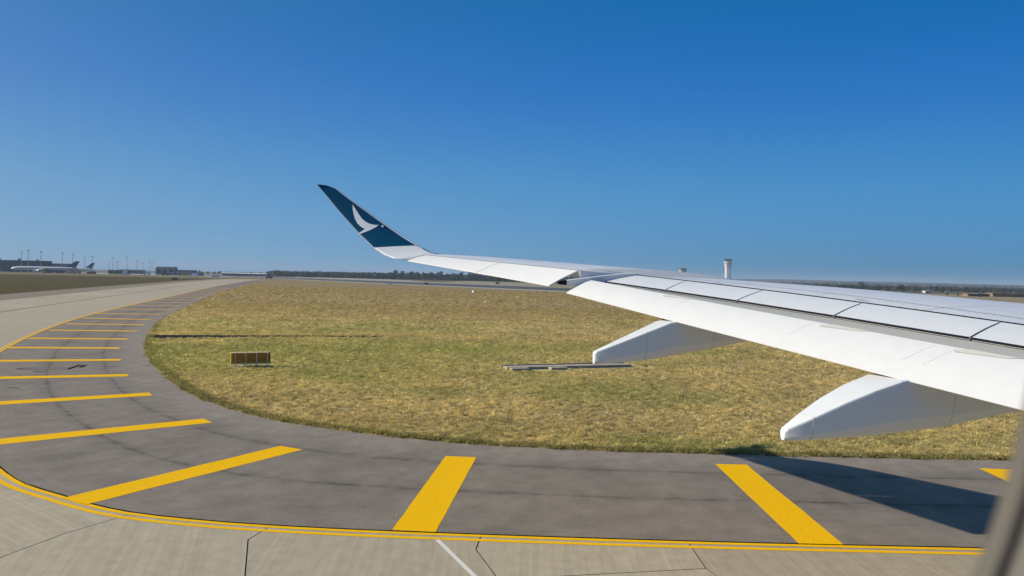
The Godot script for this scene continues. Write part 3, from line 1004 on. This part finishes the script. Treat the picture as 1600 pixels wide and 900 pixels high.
	var lamp := put("position_light", ball, M.white, winglet)
	lamp.position = tip_at(0.835, 2.08) + Vector3(0, 0, 0.01)

	# the surround of the cabin window that the picture is taken through
	var frame := Node3D.new()
	frame.name = "window_surround"
	plane.add_child(frame)
	frame.position = w3(0.0245, 5.854, 0.0)
	var oval := func(s: float, out: float, extra: float) -> PackedVector3Array:
		var ring := PackedVector3Array()
		for k in 96:
			var a := TAU * k / 96.0
			var cx := signf(cos(a)) * pow(absf(cos(a)), 2.0 / 2.5) * (0.137 * s + extra)
			var cy := signf(sin(a)) * pow(absf(sin(a)), 2.0 / 2.5) * (0.197 * s + extra)
			ring.append(Vector3(cx, cy, -out))
		return ring
	for piece in [["window_seal", [[0.002, 0.1715], [0.0, 0.170], [0.0, 0.1655], [0.0015, 0.1645]], M.trim_light], ["window_groove", [[0.0012, 0.1648], [0.0030, 0.1650], [0.0030, 0.1625], [0.0018, 0.1620]], M.trim_dark], ["window_reveal", [[0.0018, 0.1622], [0.0035, 0.155], [0.0075, 0.143], [0.0125, 0.1315]], M.trim], ["window_bezel", [[0.0127, 0.1312], [0.017, 0.122], [0.025, 0.108], [0.045, 0.095], [0.06, 0.093], [0.06, 0.165], [0.012, 0.168]], M.trim]]:
		st = begin(0)
		var chain := []
		for q in piece[1]: chain.append(oval.call(1.0, q[1], q[0]))
		loft(st, chain, true)
		build(piece[0], st, piece[2], frame)

# ---------------------------------------------------------------- things on the airfield
func make_airfield_things() -> void:
	var st: SurfaceTool
	# guidance sign seen from behind
	var sign_ := thing("guidance_sign", "brown back of a low airfield guidance sign with yellow end in the grass", "sign", Vector3(-16.0, 0, -47.65), deg_to_rad(23))
	st = begin()
	box(st, Vector3(0, 0.52, 0), Vector3(2.16, 0.60, 0.16))
	build("back_panel", st, M.sign_back, sign_)
	for y in [0.19, 0.85]:
		st = begin()
		box(st, Vector3(0, y, 0), Vector3(2.20, 0.055, 0.20))
		build("rail", st, M.post, sign_)
	st = begin()
	box(st, Vector3(-1.14, 0.52, 0.04), Vector3(0.10, 0.68, 0.32))
	build("end_cap", st, M.sign_yellow, sign_)
	st = begin()
	box(st, Vector3(1.12, 0.52, 0.0), Vector3(0.05, 0.66, 0.22))
	build("end_cap", st, M.sign_back, sign_)
	for k in 4:
		st = begin()
		box(st, Vector3(-0.93 + k * 0.63, 0.50, 0.13), Vector3(0.045, 1.0, 0.05))
		box(st, Vector3(-0.93 + k * 0.63, 0.02, 0.10), Vector3(0.12, 0.06, 0.16))
		build("post", st, M.post, sign_)
	st = begin()
	box(st, Vector3(0, -0.02, 0.05), Vector3(2.6, 0.09, 0.7))
	build("base_slab", st, M.concrete_far, sign_)
	# concrete drain in the grass under the wing
	var drain := thing("concrete_drain", "long low concrete drain kerb with dark slot lying in the grass", "drain", Vector3(4.0, 0, -51.3), atan2(3.5, 9.2))
	st = begin()
	box(st, Vector3(-0.35, 0.05, 0.42), Vector3(8.9, 0.18, 0.82))
	build("kerb", st, M.concrete_far, drain)
	st = begin()
	box(st, Vector3(-0.35, 0.08, -0.24), Vector3(8.9, 0.18, 0.08))
	build("back_kerb", st, M.mid_wall, drain)
	st = begin()
	box(st, Vector3(-0.35, 0.04, -0.095), Vector3(8.9, 0.04, 0.18))
	build("slot", st, M.sealant, drain)
	for x in [-4.1, -1.4]:
		st = begin()
		box(st, Vector3(x, 0.05, 1.12), Vector3(1.2, 0.14, 0.56))
		build("apron_slab", st, M.concrete_far, drain)
	# small boards and markers far out in the grass
	var cone := thing("marker_cone", "small white cone marker alone in the grass before the runway", "marker", Vector3(-14.3, 0, -289))
	st = begin(0)
	lathe(st, [[0.7, 0.0], [0.62, 0.35], [0.25, 0.75], [0.0, 0.8]], 14)
	build("cone", st, M.white, cone)
	st = begin()
	box(st, Vector3(0, 0.03, 0), Vector3(1.7, 0.06, 1.7))
	build("base", st, M.grey, cone)
	var signs := [[Vector3(-73.6, 0, -468), 3.6, 1.2, M.white, "white low board beside the runway, under the winglet"], [Vector3(-56.3, 0, -508), 2.4, 1.5, M.mid_wall, "dark low board by the runway, right of the white board"], [Vector3(-203, 0, -466), 3.4, 1.5, M.dark_wall, "black low board beside the far left taxiway edge"], [Vector3(-12, 0, -640), 3.0, 1.9, M.red, "small reddish board beyond the dark runway"]]
	for s in signs:
		var o := thing("runway_board", s[4], "board", s[0], 0.0)
		st = begin()
		box(st, Vector3(0, s[2] * 0.6, 0), Vector3(s[1], s[2] * 0.8, 0.3))
		build("panel", st, s[3], o)
		for k in [-1, 1]:
			st = begin()
			box(st, Vector3(k * s[1] * 0.35, s[2] * 0.1, 0), Vector3(0.15, s[2] * 0.24, 0.2))
			build("leg", st, M.steel, o)

func control_tower(where: Vector3, h: float, r: float, label: String) -> void:
	var t := thing("control_tower", label, "control tower", where, 0.3)
	var k := h / 75.0
	var st := begin()
	lathe(st, [[r * 0.86, 0], [r * 0.80, h * 0.2], [r * 0.80, h * 0.55], [r * 0.86, h * 0.68], [r * 1.05, h * 0.80], [r * 1.24, h * 0.86], [r * 1.26, h * 0.895], [r * 0.2, h * 0.895]], 12)
	var shaft := build("shaft", st, M.tower, t)
	for j in 6:
		var a := TAU * (j + 0.5) / 6
		st = begin()
		for s in [[0.0, 0.83], [0.2, 0.775], [0.55, 0.775], [0.68, 0.835], [0.80, 1.02]]:
			pass
		var prof := [[0.0, 0.86], [0.2, 0.80], [0.55, 0.80], [0.68, 0.86], [0.80, 1.05]]
		var rows := []
		for s in prof:
			var c := Vector3(cos(a), 0, sin(a))
			var e := Vector3(-sin(a), 0, cos(a))
			var p: Vector3 = c * r * (s[1] + 0.0) + Vector3(0, h * s[0], 0)
			rows.append(PackedVector3Array([p - e * r * 0.14 - c * 0.2, p - e * r * 0.10 + c * 0.7 * k, p + e * r * 0.10 + c * 0.7 * k, p + e * r * 0.14 - c * 0.2]))
		loft(st, rows)
		build("rib", st, M.white, shaft)
	for j in 12:
		var a := TAU * j / 12
		st = begin()
		var c := Vector3(cos(a), 0, sin(a)) * r * 1.13 + Vector3(0, h * 0.832, 0)
		lathe(st, [[0.0, -1.3 * k], [1.4 * k, 0], [0.0, 1.3 * k]], 8, c)
		build("round_window", st, M.window, shaft)
	st = begin()
	lathe(st, [[r * 1.0, h * 0.897], [r * 1.2, h * 0.955], [r * 1.2, h * 0.9552]], 12)
	build("cab_glass", st, M.window, t)
	st = begin()
	lathe(st, [[r * 1.0, h * 0.9555], [r * 1.32, h * 0.960], [r * 1.32, h * 0.978], [r * 0.8, h * 0.99], [0, h * 0.992]], 12)
	var roof := build("roof", st, M.dark_wall, t)
	for q in [[-0.4, 0.2, 1.0], [0.3, -0.3, 1.015], [0.5, 0.4, 0.995]]:
		st = begin()
		tube(st, Vector3(q[0] * r, h * 0.97, q[1] * r), Vector3(q[0] * r, h * q[2], q[1] * r), 0.35 * k, 0.2 * k)
		build("antenna", st, M.steel, roof)

func light_mast(where: Vector3, h: float, label: String, proto: Node3D = null) -> Node3D:
	if proto:
		return copy_of(proto, where, 0.0, Vector3(1, h / 30.0, 1), label, "apron floodlight masts")
	var o := thing("light_mast", label, "light mast", where, 0.0, "apron floodlight masts")
	var st := begin()
	tube(st, Vector3.ZERO, Vector3(0, 29.5, 0), 0.45, 0.24, 8)
	build("pole", st, M.steel, o)
	st = begin()
	box(st, Vector3(0, 29.6, 0), Vector3(2.6, 0.4, 2.6))
	build("platform", st, M.steel, o)
	for k in 4:
		st = begin()
		box(st, Vector3(cos(TAU * k / 4) * 1.1, 30.1, sin(TAU * k / 4) * 1.1), Vector3(0.7, 0.6, 0.7))
		build("floodlight", st, M.steel, o)
	o.scale = Vector3(1, h / 30.0, 1)
	return o

func parked_plane(where: Vector3, turn: float, size: Vector3, label: String) -> void:
	var o := thing("parked_airliner", label, "airliner", where, turn)
	o.scale = size
	# nose towards -x; 64 m long
	var st := begin(0)
	var rows := []
	for s in [[-32, 0.1, 4.9], [-31, 1.2, 5.0], [-29, 2.2, 5.3], [-26, 2.8, 5.6], [-20, 3.0, 5.7], [12, 3.0, 5.7], [20, 2.6, 6.0], [27, 1.6, 6.8], [32, 0.4, 7.6]]:
		var ring := PackedVector3Array()
		for k in 14: ring.append(Vector3(s[0], s[2] + sin(TAU * k / 14) * s[1], cos(TAU * k / 14) * s[1]))
		rows.append(ring)
	loft(st, rows, true)
	build("fuselage", st, M.plane_white, o)
	for s in [-1, 1]:
		st = begin()
		var a := [Vector3(-6, 4.6, s * 2.5), Vector3(5, 4.6, s * 2.5), Vector3(15, 6.6, s * 29), Vector3(12.5, 6.6, s * 29)]
		var d := Vector3(0, -0.5, 0)
		quad(st, a[0], a[1], a[2], a[3])
		quad(st, a[0] + d * 2, a[1] + d, a[2] + d * 0.3, a[3] + d * 0.3)
		quad(st, a[0], a[3], a[3] + d * 0.3, a[0] + d * 2)
		quad(st, a[1], a[2], a[2] + d * 0.3, a[1] + d)
		build("wing", st, M.grey, o)
		st = begin(0)
		tube(st, Vector3(-7, 2.9, s * 9.5), Vector3(-1.5, 3.1, s * 9.5), 1.7, 1.2, 12)
		build("engine", st, M.white, o)
		st = begin()
		var h := [Vector3(24, 7.2, s * 1), Vector3(29.5, 7.2, s * 0.8), Vector3(32, 7.8, s * 9), Vector3(30, 7.8, s * 9)]
		quad(st, h[0], h[1], h[2], h[3])
		quad(st, h[0] + d * 0.6, h[1] + d * 0.6, h[2] + d * 0.3, h[3] + d * 0.3)
		quad(st, h[0], h[3], h[3] + d * 0.3, h[0] + d * 0.6)
		build("tailplane", st, M.white, o)
		st = begin()
		tube(st, Vector3(3, 0, s * 5), Vector3(3, 4, s * 4.6), 0.35, 0.35)
		for w in [-0.9, 0.9]: tube(st, Vector3(3 + w, 0.65, s * 5 - 0.7), Vector3(3 + w, 0.65, s * 5 + 0.7), 0.65, 0.65, 10)
		build("landing_gear", st, M.dark_wall, o)
	st = begin()
	for z in [-0.3, 0.3]:
		quad(st, Vector3(20.5, 8.0, z), Vector3(29.5, 8.0, z), Vector3(33.5, 16.8, z * 0.5), Vector3(29.5, 16.8, z * 0.5))
	quad(st, Vector3(20.5, 8.0, -0.3), Vector3(20.5, 8.0, 0.3), Vector3(29.5, 16.8, 0.15), Vector3(29.5, 16.8, -0.15))
	quad(st, Vector3(29.5, 8.0, -0.3), Vector3(29.5, 8.0, 0.3), Vector3(33.5, 16.8, 0.15), Vector3(33.5, 16.8, -0.15))
	quad(st, Vector3(29.5, 16.8, -0.15), Vector3(29.5, 16.8, 0.15), Vector3(33.5, 16.8, 0.15), Vector3(33.5, 16.8, -0.15))
	build("tail_fin", st, M.navy, o)
	st = begin()
	tube(st, Vector3(-25, 0, 0), Vector3(-25, 3.5, 0), 0.25, 0.25)
	tube(st, Vector3(-25, 0.5, -0.5), Vector3(-25, 0.5, 0.5), 0.5, 0.5, 10)
	build("nose_gear", st, M.dark_wall, o)
	for s in [-1, 1]:
		st = begin()
		box(st, Vector3(-4, 6.35, s * 2.92), Vector3(46, 0.35, 0.12))
		tag(build("window_row", st, M.window, o), "", "", "", "stuff")

func far_building(called: String, label: String, where: Vector3, size: Vector3, wall: Material, roof: Material, bays: int, pitched := false, turn := 0.0) -> Node3D:
	var o := thing(called, label, "building", where, turn)
	var st := begin()
	box(st, Vector3(0, size.y / 2, 0), size)
	var w := build("wall", st, wall, o)
	st = begin()
	if pitched:
		var hx := size.x / 2 + 0.5
		var hz := size.z / 2 + 0.5
		var y := size.y + 0.01
		var top := size.y * 1.25
		quad(st, Vector3(-hx, y, hz), Vector3(hx, y, hz), Vector3(hx, top, 0), Vector3(-hx, top, 0))
		quad(st, Vector3(-hx, y, -hz), Vector3(hx, y, -hz), Vector3(hx, top, 0), Vector3(-hx, top, 0))
		for x in [-hx, hx]: tri(st, Vector3(x, y, hz), Vector3(x, y, -hz), Vector3(x, top, 0))
	else:
		box(st, Vector3(0, size.y + 0.25, 0), Vector3(size.x + 0.8, 0.5, size.z + 0.8))
	build("roof", st, roof, o)
	for k in bays:
		st = begin()
		box(st, Vector3(-size.x / 2 + size.x * (k + 0.5) / bays, size.y * 0.5, size.z / 2 + 0.06), Vector3(size.x / bays * 0.7, size.y * 0.5, 0.12))
		build("window", st, M.window, w)
	return o

func service_vehicle(where: Vector3, turn: float, m: Material, long: float, tall: float, label: String) -> void:
	var o := thing("service_vehicle", label, "vehicle", where, turn, "vehicles on the far apron")
	var st := begin()
	box(st, Vector3(long * 0.14, tall * 0.56, 0), Vector3(long * 0.72, tall * 0.80, 2.3))
	build("body", st, m, o)
	st = begin()
	box(st, Vector3(-long * 0.36, tall * 0.42, 0), Vector3(long * 0.26, tall * 0.52, 2.2))
	var cab := build("cab", st, m, o)
	st = begin()
	box(st, Vector3(-long * 0.36, tall * 0.58, 0), Vector3(long * 0.27, tall * 0.16, 2.24))
	build("window", st, M.window, cab)
	for x in [-0.33, 0.33]:
		for z in [-1.0, 1.0]:
			st = begin()
			tube(st, Vector3(long * x, 0.45, z - 0.2), Vector3(long * x, 0.45, z + 0.2), 0.45, 0.45, 10)
			build("wheel", st, M.rubber, o)

func make_terminal() -> void:
	var t := far_building("terminal_building", "long dark glazed terminal hall at the far left edge", Vector3(-684, 0, -1018), Vector3(150, 14.6, 12), M.dark_wall, M.mid_wall, 12)
	var st: SurfaceTool
	for q in [[-30.0, 1.6], [10.0, 1.9], [36.0, 2.4], [60.0, 1.5]]:
		st = begin()
		box(st, Vector3(q[0], 14.6 + 0.5 + q[1] / 2, 1), Vector3(2.4, q[1], 2.4))
		build("roof_plant", st, M.mid_wall, t)
	far_building("terminal_wing", "lighter grey hall joined to the right of the dark terminal", Vector3(-598, 0, -1026), Vector3(27, 11.6, 8), M.mid_wall, M.pale_wall, 5)
	var proto := light_mast(Vector3(-625.5, 0, -1000), 28.2, "tall dark floodlight mast over the dark terminal roof, tallest of all")
	light_mast(Vector3(-640.5, 0, -1010), 26.0, "pale thin mast left of the tallest one over the terminal", proto)
	light_mast(Vector3(-609, 0, -1000), 26.9, "dark mast over the right end of the dark terminal", proto)
	light_mast(Vector3(-581.5, 0, -1000), 25.7, "mast standing above the lighter grey hall", proto)
	light_mast(Vector3(-575, 0, -1060), 22.5, "thin mast just right of the grey hall", proto)
	light_mast(Vector3(-568, 0, -1000), 24.5, "mast rising behind the nearer parked tail fin", proto)
	light_mast(Vector3(-558, 0, -1010), 20.0, "mast between the two parked tail fins", proto)
	light_mast(Vector3(-541, 0, -1060), 17.0, "short mast left of the second parked tail fin", proto)
	var k := 0
	for m in [[176, 403, 1300], [198, 401, 1250], [214, 407, 1350], [223, 410, 1400], [233, 406, 1300], [237, 408, 1500], [170, 410, 1500]]:
		var x: float = (m[0] - 800.0) / 1209.0 * m[2]
		var h: float = 5.8 + (417.0 + 0.021 * m[0] - m[1]) / 1209.0 * m[2]
		light_mast(Vector3(x, 0, -m[2]), h, ["far mast first right of the second tail fin", "tallest mast of the far apron group", "far mast right of the tallest far mast", "short mast in the middle of the far group", "far mast second from the right end of the group", "rightmost mast of the far apron group", "short far mast close behind the second tail fin"][k], proto)
		k += 1
	parked_plane(Vector3(-547, 0, -905), deg_to_rad(3), Vector3(1.2, 0.86, 0.9), "white parked airliner with dark tail in front of the terminal")
	parked_plane(Vector3(-567, 0, -990), deg_to_rad(2), Vector3(0.97, 0.8, 0.9), "second parked airliner with dark tail, right of the first")
	far_building("cargo_hangar", "dark rounded hangar block on the far skyline left of the winglet", Vector3(-451, 0, -1010), Vector3(24, 8.6, 10), M.mid_wall, M.dark_wall, 3, true)
	far_building("cargo_shed", "low dark shed joined to the right of the rounded hangar", Vector3(-427, 0, -1012), Vector3(26, 6.4, 10), M.mid_wall, M.dark_wall, 4)
	far_building("long_hangar", "very long low white roofed building on the far skyline", Vector3(-415, 0, -1210), Vector3(74, 3.6, 10), M.mid_wall, M.white, 9, true)
	far_building("depot", "low pale depot behind the second parked airliner", Vector3(-540, 0, -1100), Vector3(34, 5.5, 8), M.pale_wall, M.mid_wall, 5)
	far_building("depot", "small reddish shed among the far apron vehicles", Vector3(-500, 0, -985), Vector3(22, 4.6, 12), M.tan, M.mid_wall, 3)
	far_building("depot", "low white shed left of the rounded hangar", Vector3(-473, 0, -1060), Vector3(26, 5.6, 14), M.white, M.pale_wall, 3)
	far_building("depot", "long grey store right of the far white shed", Vector3(-405, 0, -960), Vector3(40, 3.8, 14), M.pale_wall, M.mid_wall, 6)
	var spots := [[-634, -890, "white", 9.0, 3.2, "white van in front of the dark terminal, leftmost"], [-620, -890, "white", 7.0, 3.0, "second white van before the dark terminal"], [-606, -885, "red", 12.0, 2.2, "low red tractor train before the dark terminal"], [-590, -886, "white", 8.0, 2.6, "white truck under the nearer parked nose"], [-520, -890, "red", 8.0, 3.2, "red truck right of the nearer parked airliner"], [-506, -900, "amber", 9.0, 3.4, "amber loader between parked airliners and apron masts"], [-492, -905, "white", 6.0, 4.4, "tall white catering truck on the far apron"], [-484, -890, "red", 10.0, 3.0, "dark red bus on the far apron"], [-446, -890, "white", 6.0, 5.0, "tall bright white truck left of the rounded hangar"], [-420, -890, "white", 7.5, 4.4, "white truck below the rounded hangar"], [-400, -892, "red", 8.0, 2.6, "red van below the low dark shed"], [-374, -880, "amber", 11.0, 3.2, "amber truck at the right end of the apron"], [-362, -880, "white", 8.0, 3.4, "white van at the right end of the apron"], [-318, -830, "white", 7.0, 2.6, "white van on the road past the apron"], [-234, -745, "red", 6.0, 2.6, "small red vehicle right of the taxiway end"]]
	for s in spots:
		service_vehicle(Vector3(s[0], 0, s[1]), 0.1, M[s[2]], s[3], s[4], s[5])
	control_tower(Vector3(629, 0, -2261), 74.5, 9.6, "tall pale control tower with flared top above the wing")
	control_tower(Vector3(396, 0, -1800), 36.5, 7.4, "short white control tower left of the tall tower")
	var mast := thing("radio_mast", "thin dark mast between the two control towers", "mast", Vector3(443, 0, -1800))
	st = begin()
	tube(st, Vector3.ZERO, Vector3(0, 25, 0), 1.0, 0.5)
	build("pole", st, M.steel, mast)
	st = begin()
	box(st, Vector3(0, 25, 0), Vector3(2, 1.4, 2))
	build("head", st, M.steel, mast)
	# things on the right, beyond the wing
	far_building("farm_shed", "orange brown shed row in the dry field at the right edge", Vector3(300, 0, -500), Vector3(14, 1.7, 6), M.tan, M.tan, 2, true)
	far_building("farm_shed", "long tan shed right of the brown shed row", Vector3(326, 0, -510), Vector3(22, 1.9, 6), M.tan, M.tan, 0)
	far_building("farm_house", "small pale house among dark trees beyond the wing", Vector3(375, 0, -700), Vector3(5, 1.9, 5), M.tower, M.pale_wall, 2, true)

func make_trees() -> void:
	var protos := []
	for kind in 4:
		var o := thing("tree", "", "tree", Vector3.ZERO, 0.0, "")
		var st := begin()
		tube(st, Vector3.ZERO, Vector3(0.1, 4.2, 0), 0.28, 0.14, 6)
		for k in 3:
			var a := TAU * (k + rng.randf()) / 3
			tube(st, Vector3(0.05, 2.4 + k * 0.5, 0), Vector3(cos(a) * 1.7, 5.2 + k * 0.4, sin(a) * 1.7), 0.12, 0.05, 5)
		build("trunk", st, M.bark, o)
		st = begin()
		var lobes := []
		for k in 6 + kind:
			var a := rng.randf() * TAU
			lobes.append([Vector3(cos(a) * rng.randf() * 2.5, 2.2 + rng.randf() * (5.0 if kind != 2 else 6.2), sin(a) * rng.randf() * 2.5), 1.0 + rng.randf() * 1.1])
		for k in 260:
			var l: Array = lobes[rng.randi() % lobes.size()]
			var d := Vector3(rng.randfn(), rng.randfn() * 0.8, rng.randfn()).normalized()
			var p: Vector3 = l[0] + d * l[1] * pow(rng.randf(), 0.4)
			var u := Vector3(rng.randfn(), rng.randfn(), rng.randfn()).normalized() * (0.36 + 0.34 * rng.randf())
			var v := u.cross(d + Vector3(0.1, 0.2, 0.3)).normalized() * u.length() * 0.8
			quad(st, p - u, p + v, p + u, p - v)
		build("crown", st, M.leaf[kind], o)
		protos.append(o)
	# rows of [x, z, count, jitter x, jitter z, height low, height high, words]
	var spots := []
	for k in 66:      # the tree belt behind the runway, seen under the wing
		var px := 520.0 + k * 6.0 + rng.randf_range(-3, 3)
		var d := rng.randf_range(1060, 1180)
		var h := rng.randf_range(8.0, 13.0) * (0.72 if px < 600 else 1.0)
		spots.append([Vector3((px - 800) / 1209 * d, 0, -d), h, "dark tree in the tree belt behind the runway, under the wing", "trees of the belt behind the runway"])
	for k in 22:      # low bushes left of it
		var px := 285.0 + k * 10.0 + rng.randf_range(-4, 4)
		var d := rng.randf_range(1250, 1420)
		spots.append([Vector3((px - 800) / 1209 * d, 0, -d), rng.randf_range(5.0, 8.0), "low hazy tree on the skyline behind the taxiway's end", "low trees behind the end of the taxiway"])
	for k in 46:      # hedges and gardens on the right
		var d := rng.randf_range(640, 1150)
		var px := rng.randf_range(1290, 1640)
		spots.append([Vector3((px - 800) / 1209 * d, 0, -d), rng.randf_range(3.5, 6.5), "dark tree on the rising ground beyond the wing at right", "trees beyond the wing at right"])
	spots.append([Vector3(452, 0, -1000), 9.2, "broad round tree standing above the skyline right of the tall tower", ""])
	for k in 8:
		var d := rng.randf_range(430, 560)
		var px := 1480.0 + k * 17.0
		spots.append([Vector3((px - 800) / 1209 * d, 0, -d), rng.randf_range(1.6, 2.6), "low bush by the brown sheds at the right edge", "bushes in the dry field"])
	for i in spots.size():
		var s: Array = spots[i]
		var p: Node3D = protos[i % 4]
		var o: Node3D = p if i < 4 else copy_of(p, Vector3.ZERO, 0, Vector3.ONE, "", "")
		var k: float = s[1] / 8.2
		o.position = s[0]
		o.rotation.y = rng.randf() * TAU
		o.scale = Vector3(k * rng.randf_range(0.9, 1.5), k, k * rng.randf_range(0.9, 1.5))
		if s[2].begins_with("broad"): o.scale = Vector3(k * 1.6, k, k * 1.6)
		tag(o, s[2], "", s[3])
		if s[3] == "": o.remove_meta("group")
	# the far woods that read as one mass
	for w in [["woodland", 1500, 420.0, 1000.0, 1150.0, 1700.0, 8.0, 12.5, "far continuous dark tree line behind the runway"], ["woodland", 2600, 1200.0, 1850.0, 900.0, 2900.0, 5.0, 8.0, "far wooded slope along the skyline at right"]]:
		var mm := MultiMesh.new()
		mm.transform_format = MultiMesh.TRANSFORM_3D
		mm.mesh = (protos[1].get_node("crown") as MeshInstance3D).mesh
		mm.instance_count = w[1]
		for k in int(w[1]):
			var d := rng.randf_range(w[4], w[5])
			var px := rng.randf_range(w[2], w[3])
			var s := rng.randf_range(w[6], w[7]) / 8.2
			var x := (px - 800) / 1209 * d
			var y := 0.0
			if d > 2300: y = 10.0 * smoothstep(100.0, 1600.0, x) * clampf((d - 2300) / 500.0, 0, 1)
			mm.set_instance_transform(k, Transform3D(Basis(Vector3.UP, rng.randf() * TAU).scaled(Vector3(s * 1.6, s, s * 1.6)), Vector3(x, y - 1.5 * s, -d)))
		var o := MultiMeshInstance3D.new()
		o.name = numbered(w[0])
		o.multimesh = mm
		o.material_override = M.leaf[2]
		add_child(o, true)
		tag(o, w[8], "woodland", "", "stuff")

# ---------------------------------------------------------------- all of it
func _ready() -> void:
	# camera: 5.8 m up at a cabin window, rolled a little over a degree
	var cam := Camera3D.new()
	cam.name = "camera"
	var up := Vector3(0.021, 1.0, 0.01323).normalized()      # the world's up in the camera's axes
	var fw := (Vector3(0, 0, -1) - up * up.dot(Vector3(0, 0, -1))).normalized()
	var rt := fw.cross(up)
	cam.transform = Transform3D(Basis(Vector3(rt.x, up.x, -fw.x), Vector3(rt.y, up.y, -fw.y), Vector3(rt.z, up.z, -fw.z)), Vector3(0, 5.8, 0))
	cam.fov = 40.83
	cam.near = 0.03
	cam.far = 20000.0
	var lens := CameraAttributesPhysical.new()
	lens.frustum_focal_length = 32.25
	lens.exposure_aperture = 9.0
	lens.frustum_focus_distance = 22.0
	lens.frustum_near = 0.03
	lens.frustum_far = 20000.0
	cam.attributes = lens
	add_child(cam)
	cam.current = true
	var to_sun := Vector3(-1.79, 1.0, -0.135).normalized()
	var env := Environment.new()
	env.background_mode = Environment.BG_SKY
	var sky := Sky.new()
	var pano := PanoramaSkyMaterial.new()
	pano.panorama = sky_picture(to_sun)
	sky.sky_material = pano
	env.sky = sky
	env.background_energy_multiplier = 1.0
	env.tonemap_mode = Environment.TONE_MAPPER_LINEAR
	env.tonemap_exposure = 1.5
	env.fog_enabled = true
	env.fog_density = 0.00013
	env.fog_light_color = Color(0.74, 0.82, 0.92)
	env.sdfgi_enabled = true
	env.ssao_enabled = true
	env.ssil_enabled = true
	var we := WorldEnvironment.new()
	we.name = "environment"
	we.environment = env
	add_child(we)
	var sun := DirectionalLight3D.new()
	sun.name = "sun"
	sun.light_color = Color(1.0, 0.95, 0.87)
	sun.light_energy = 1.25
	sun.light_angular_distance = 0.5
	sun.shadow_enabled = true
	add_child(sun)
	sun.look_at_from_position(to_sun * 100.0, Vector3.ZERO)

	rng.seed = 20240
	patchy = noise(FastNoiseLite.TYPE_SIMPLEX, 0.035, 3, 77)
	mottle = noise(FastNoiseLite.TYPE_SIMPLEX, 0.16, 3, 78)
	make_materials()
	make_ground()
	make_pavement()
	make_grass()
	make_airliner()
	make_airfield_things()
	make_terminal()
	make_trees()
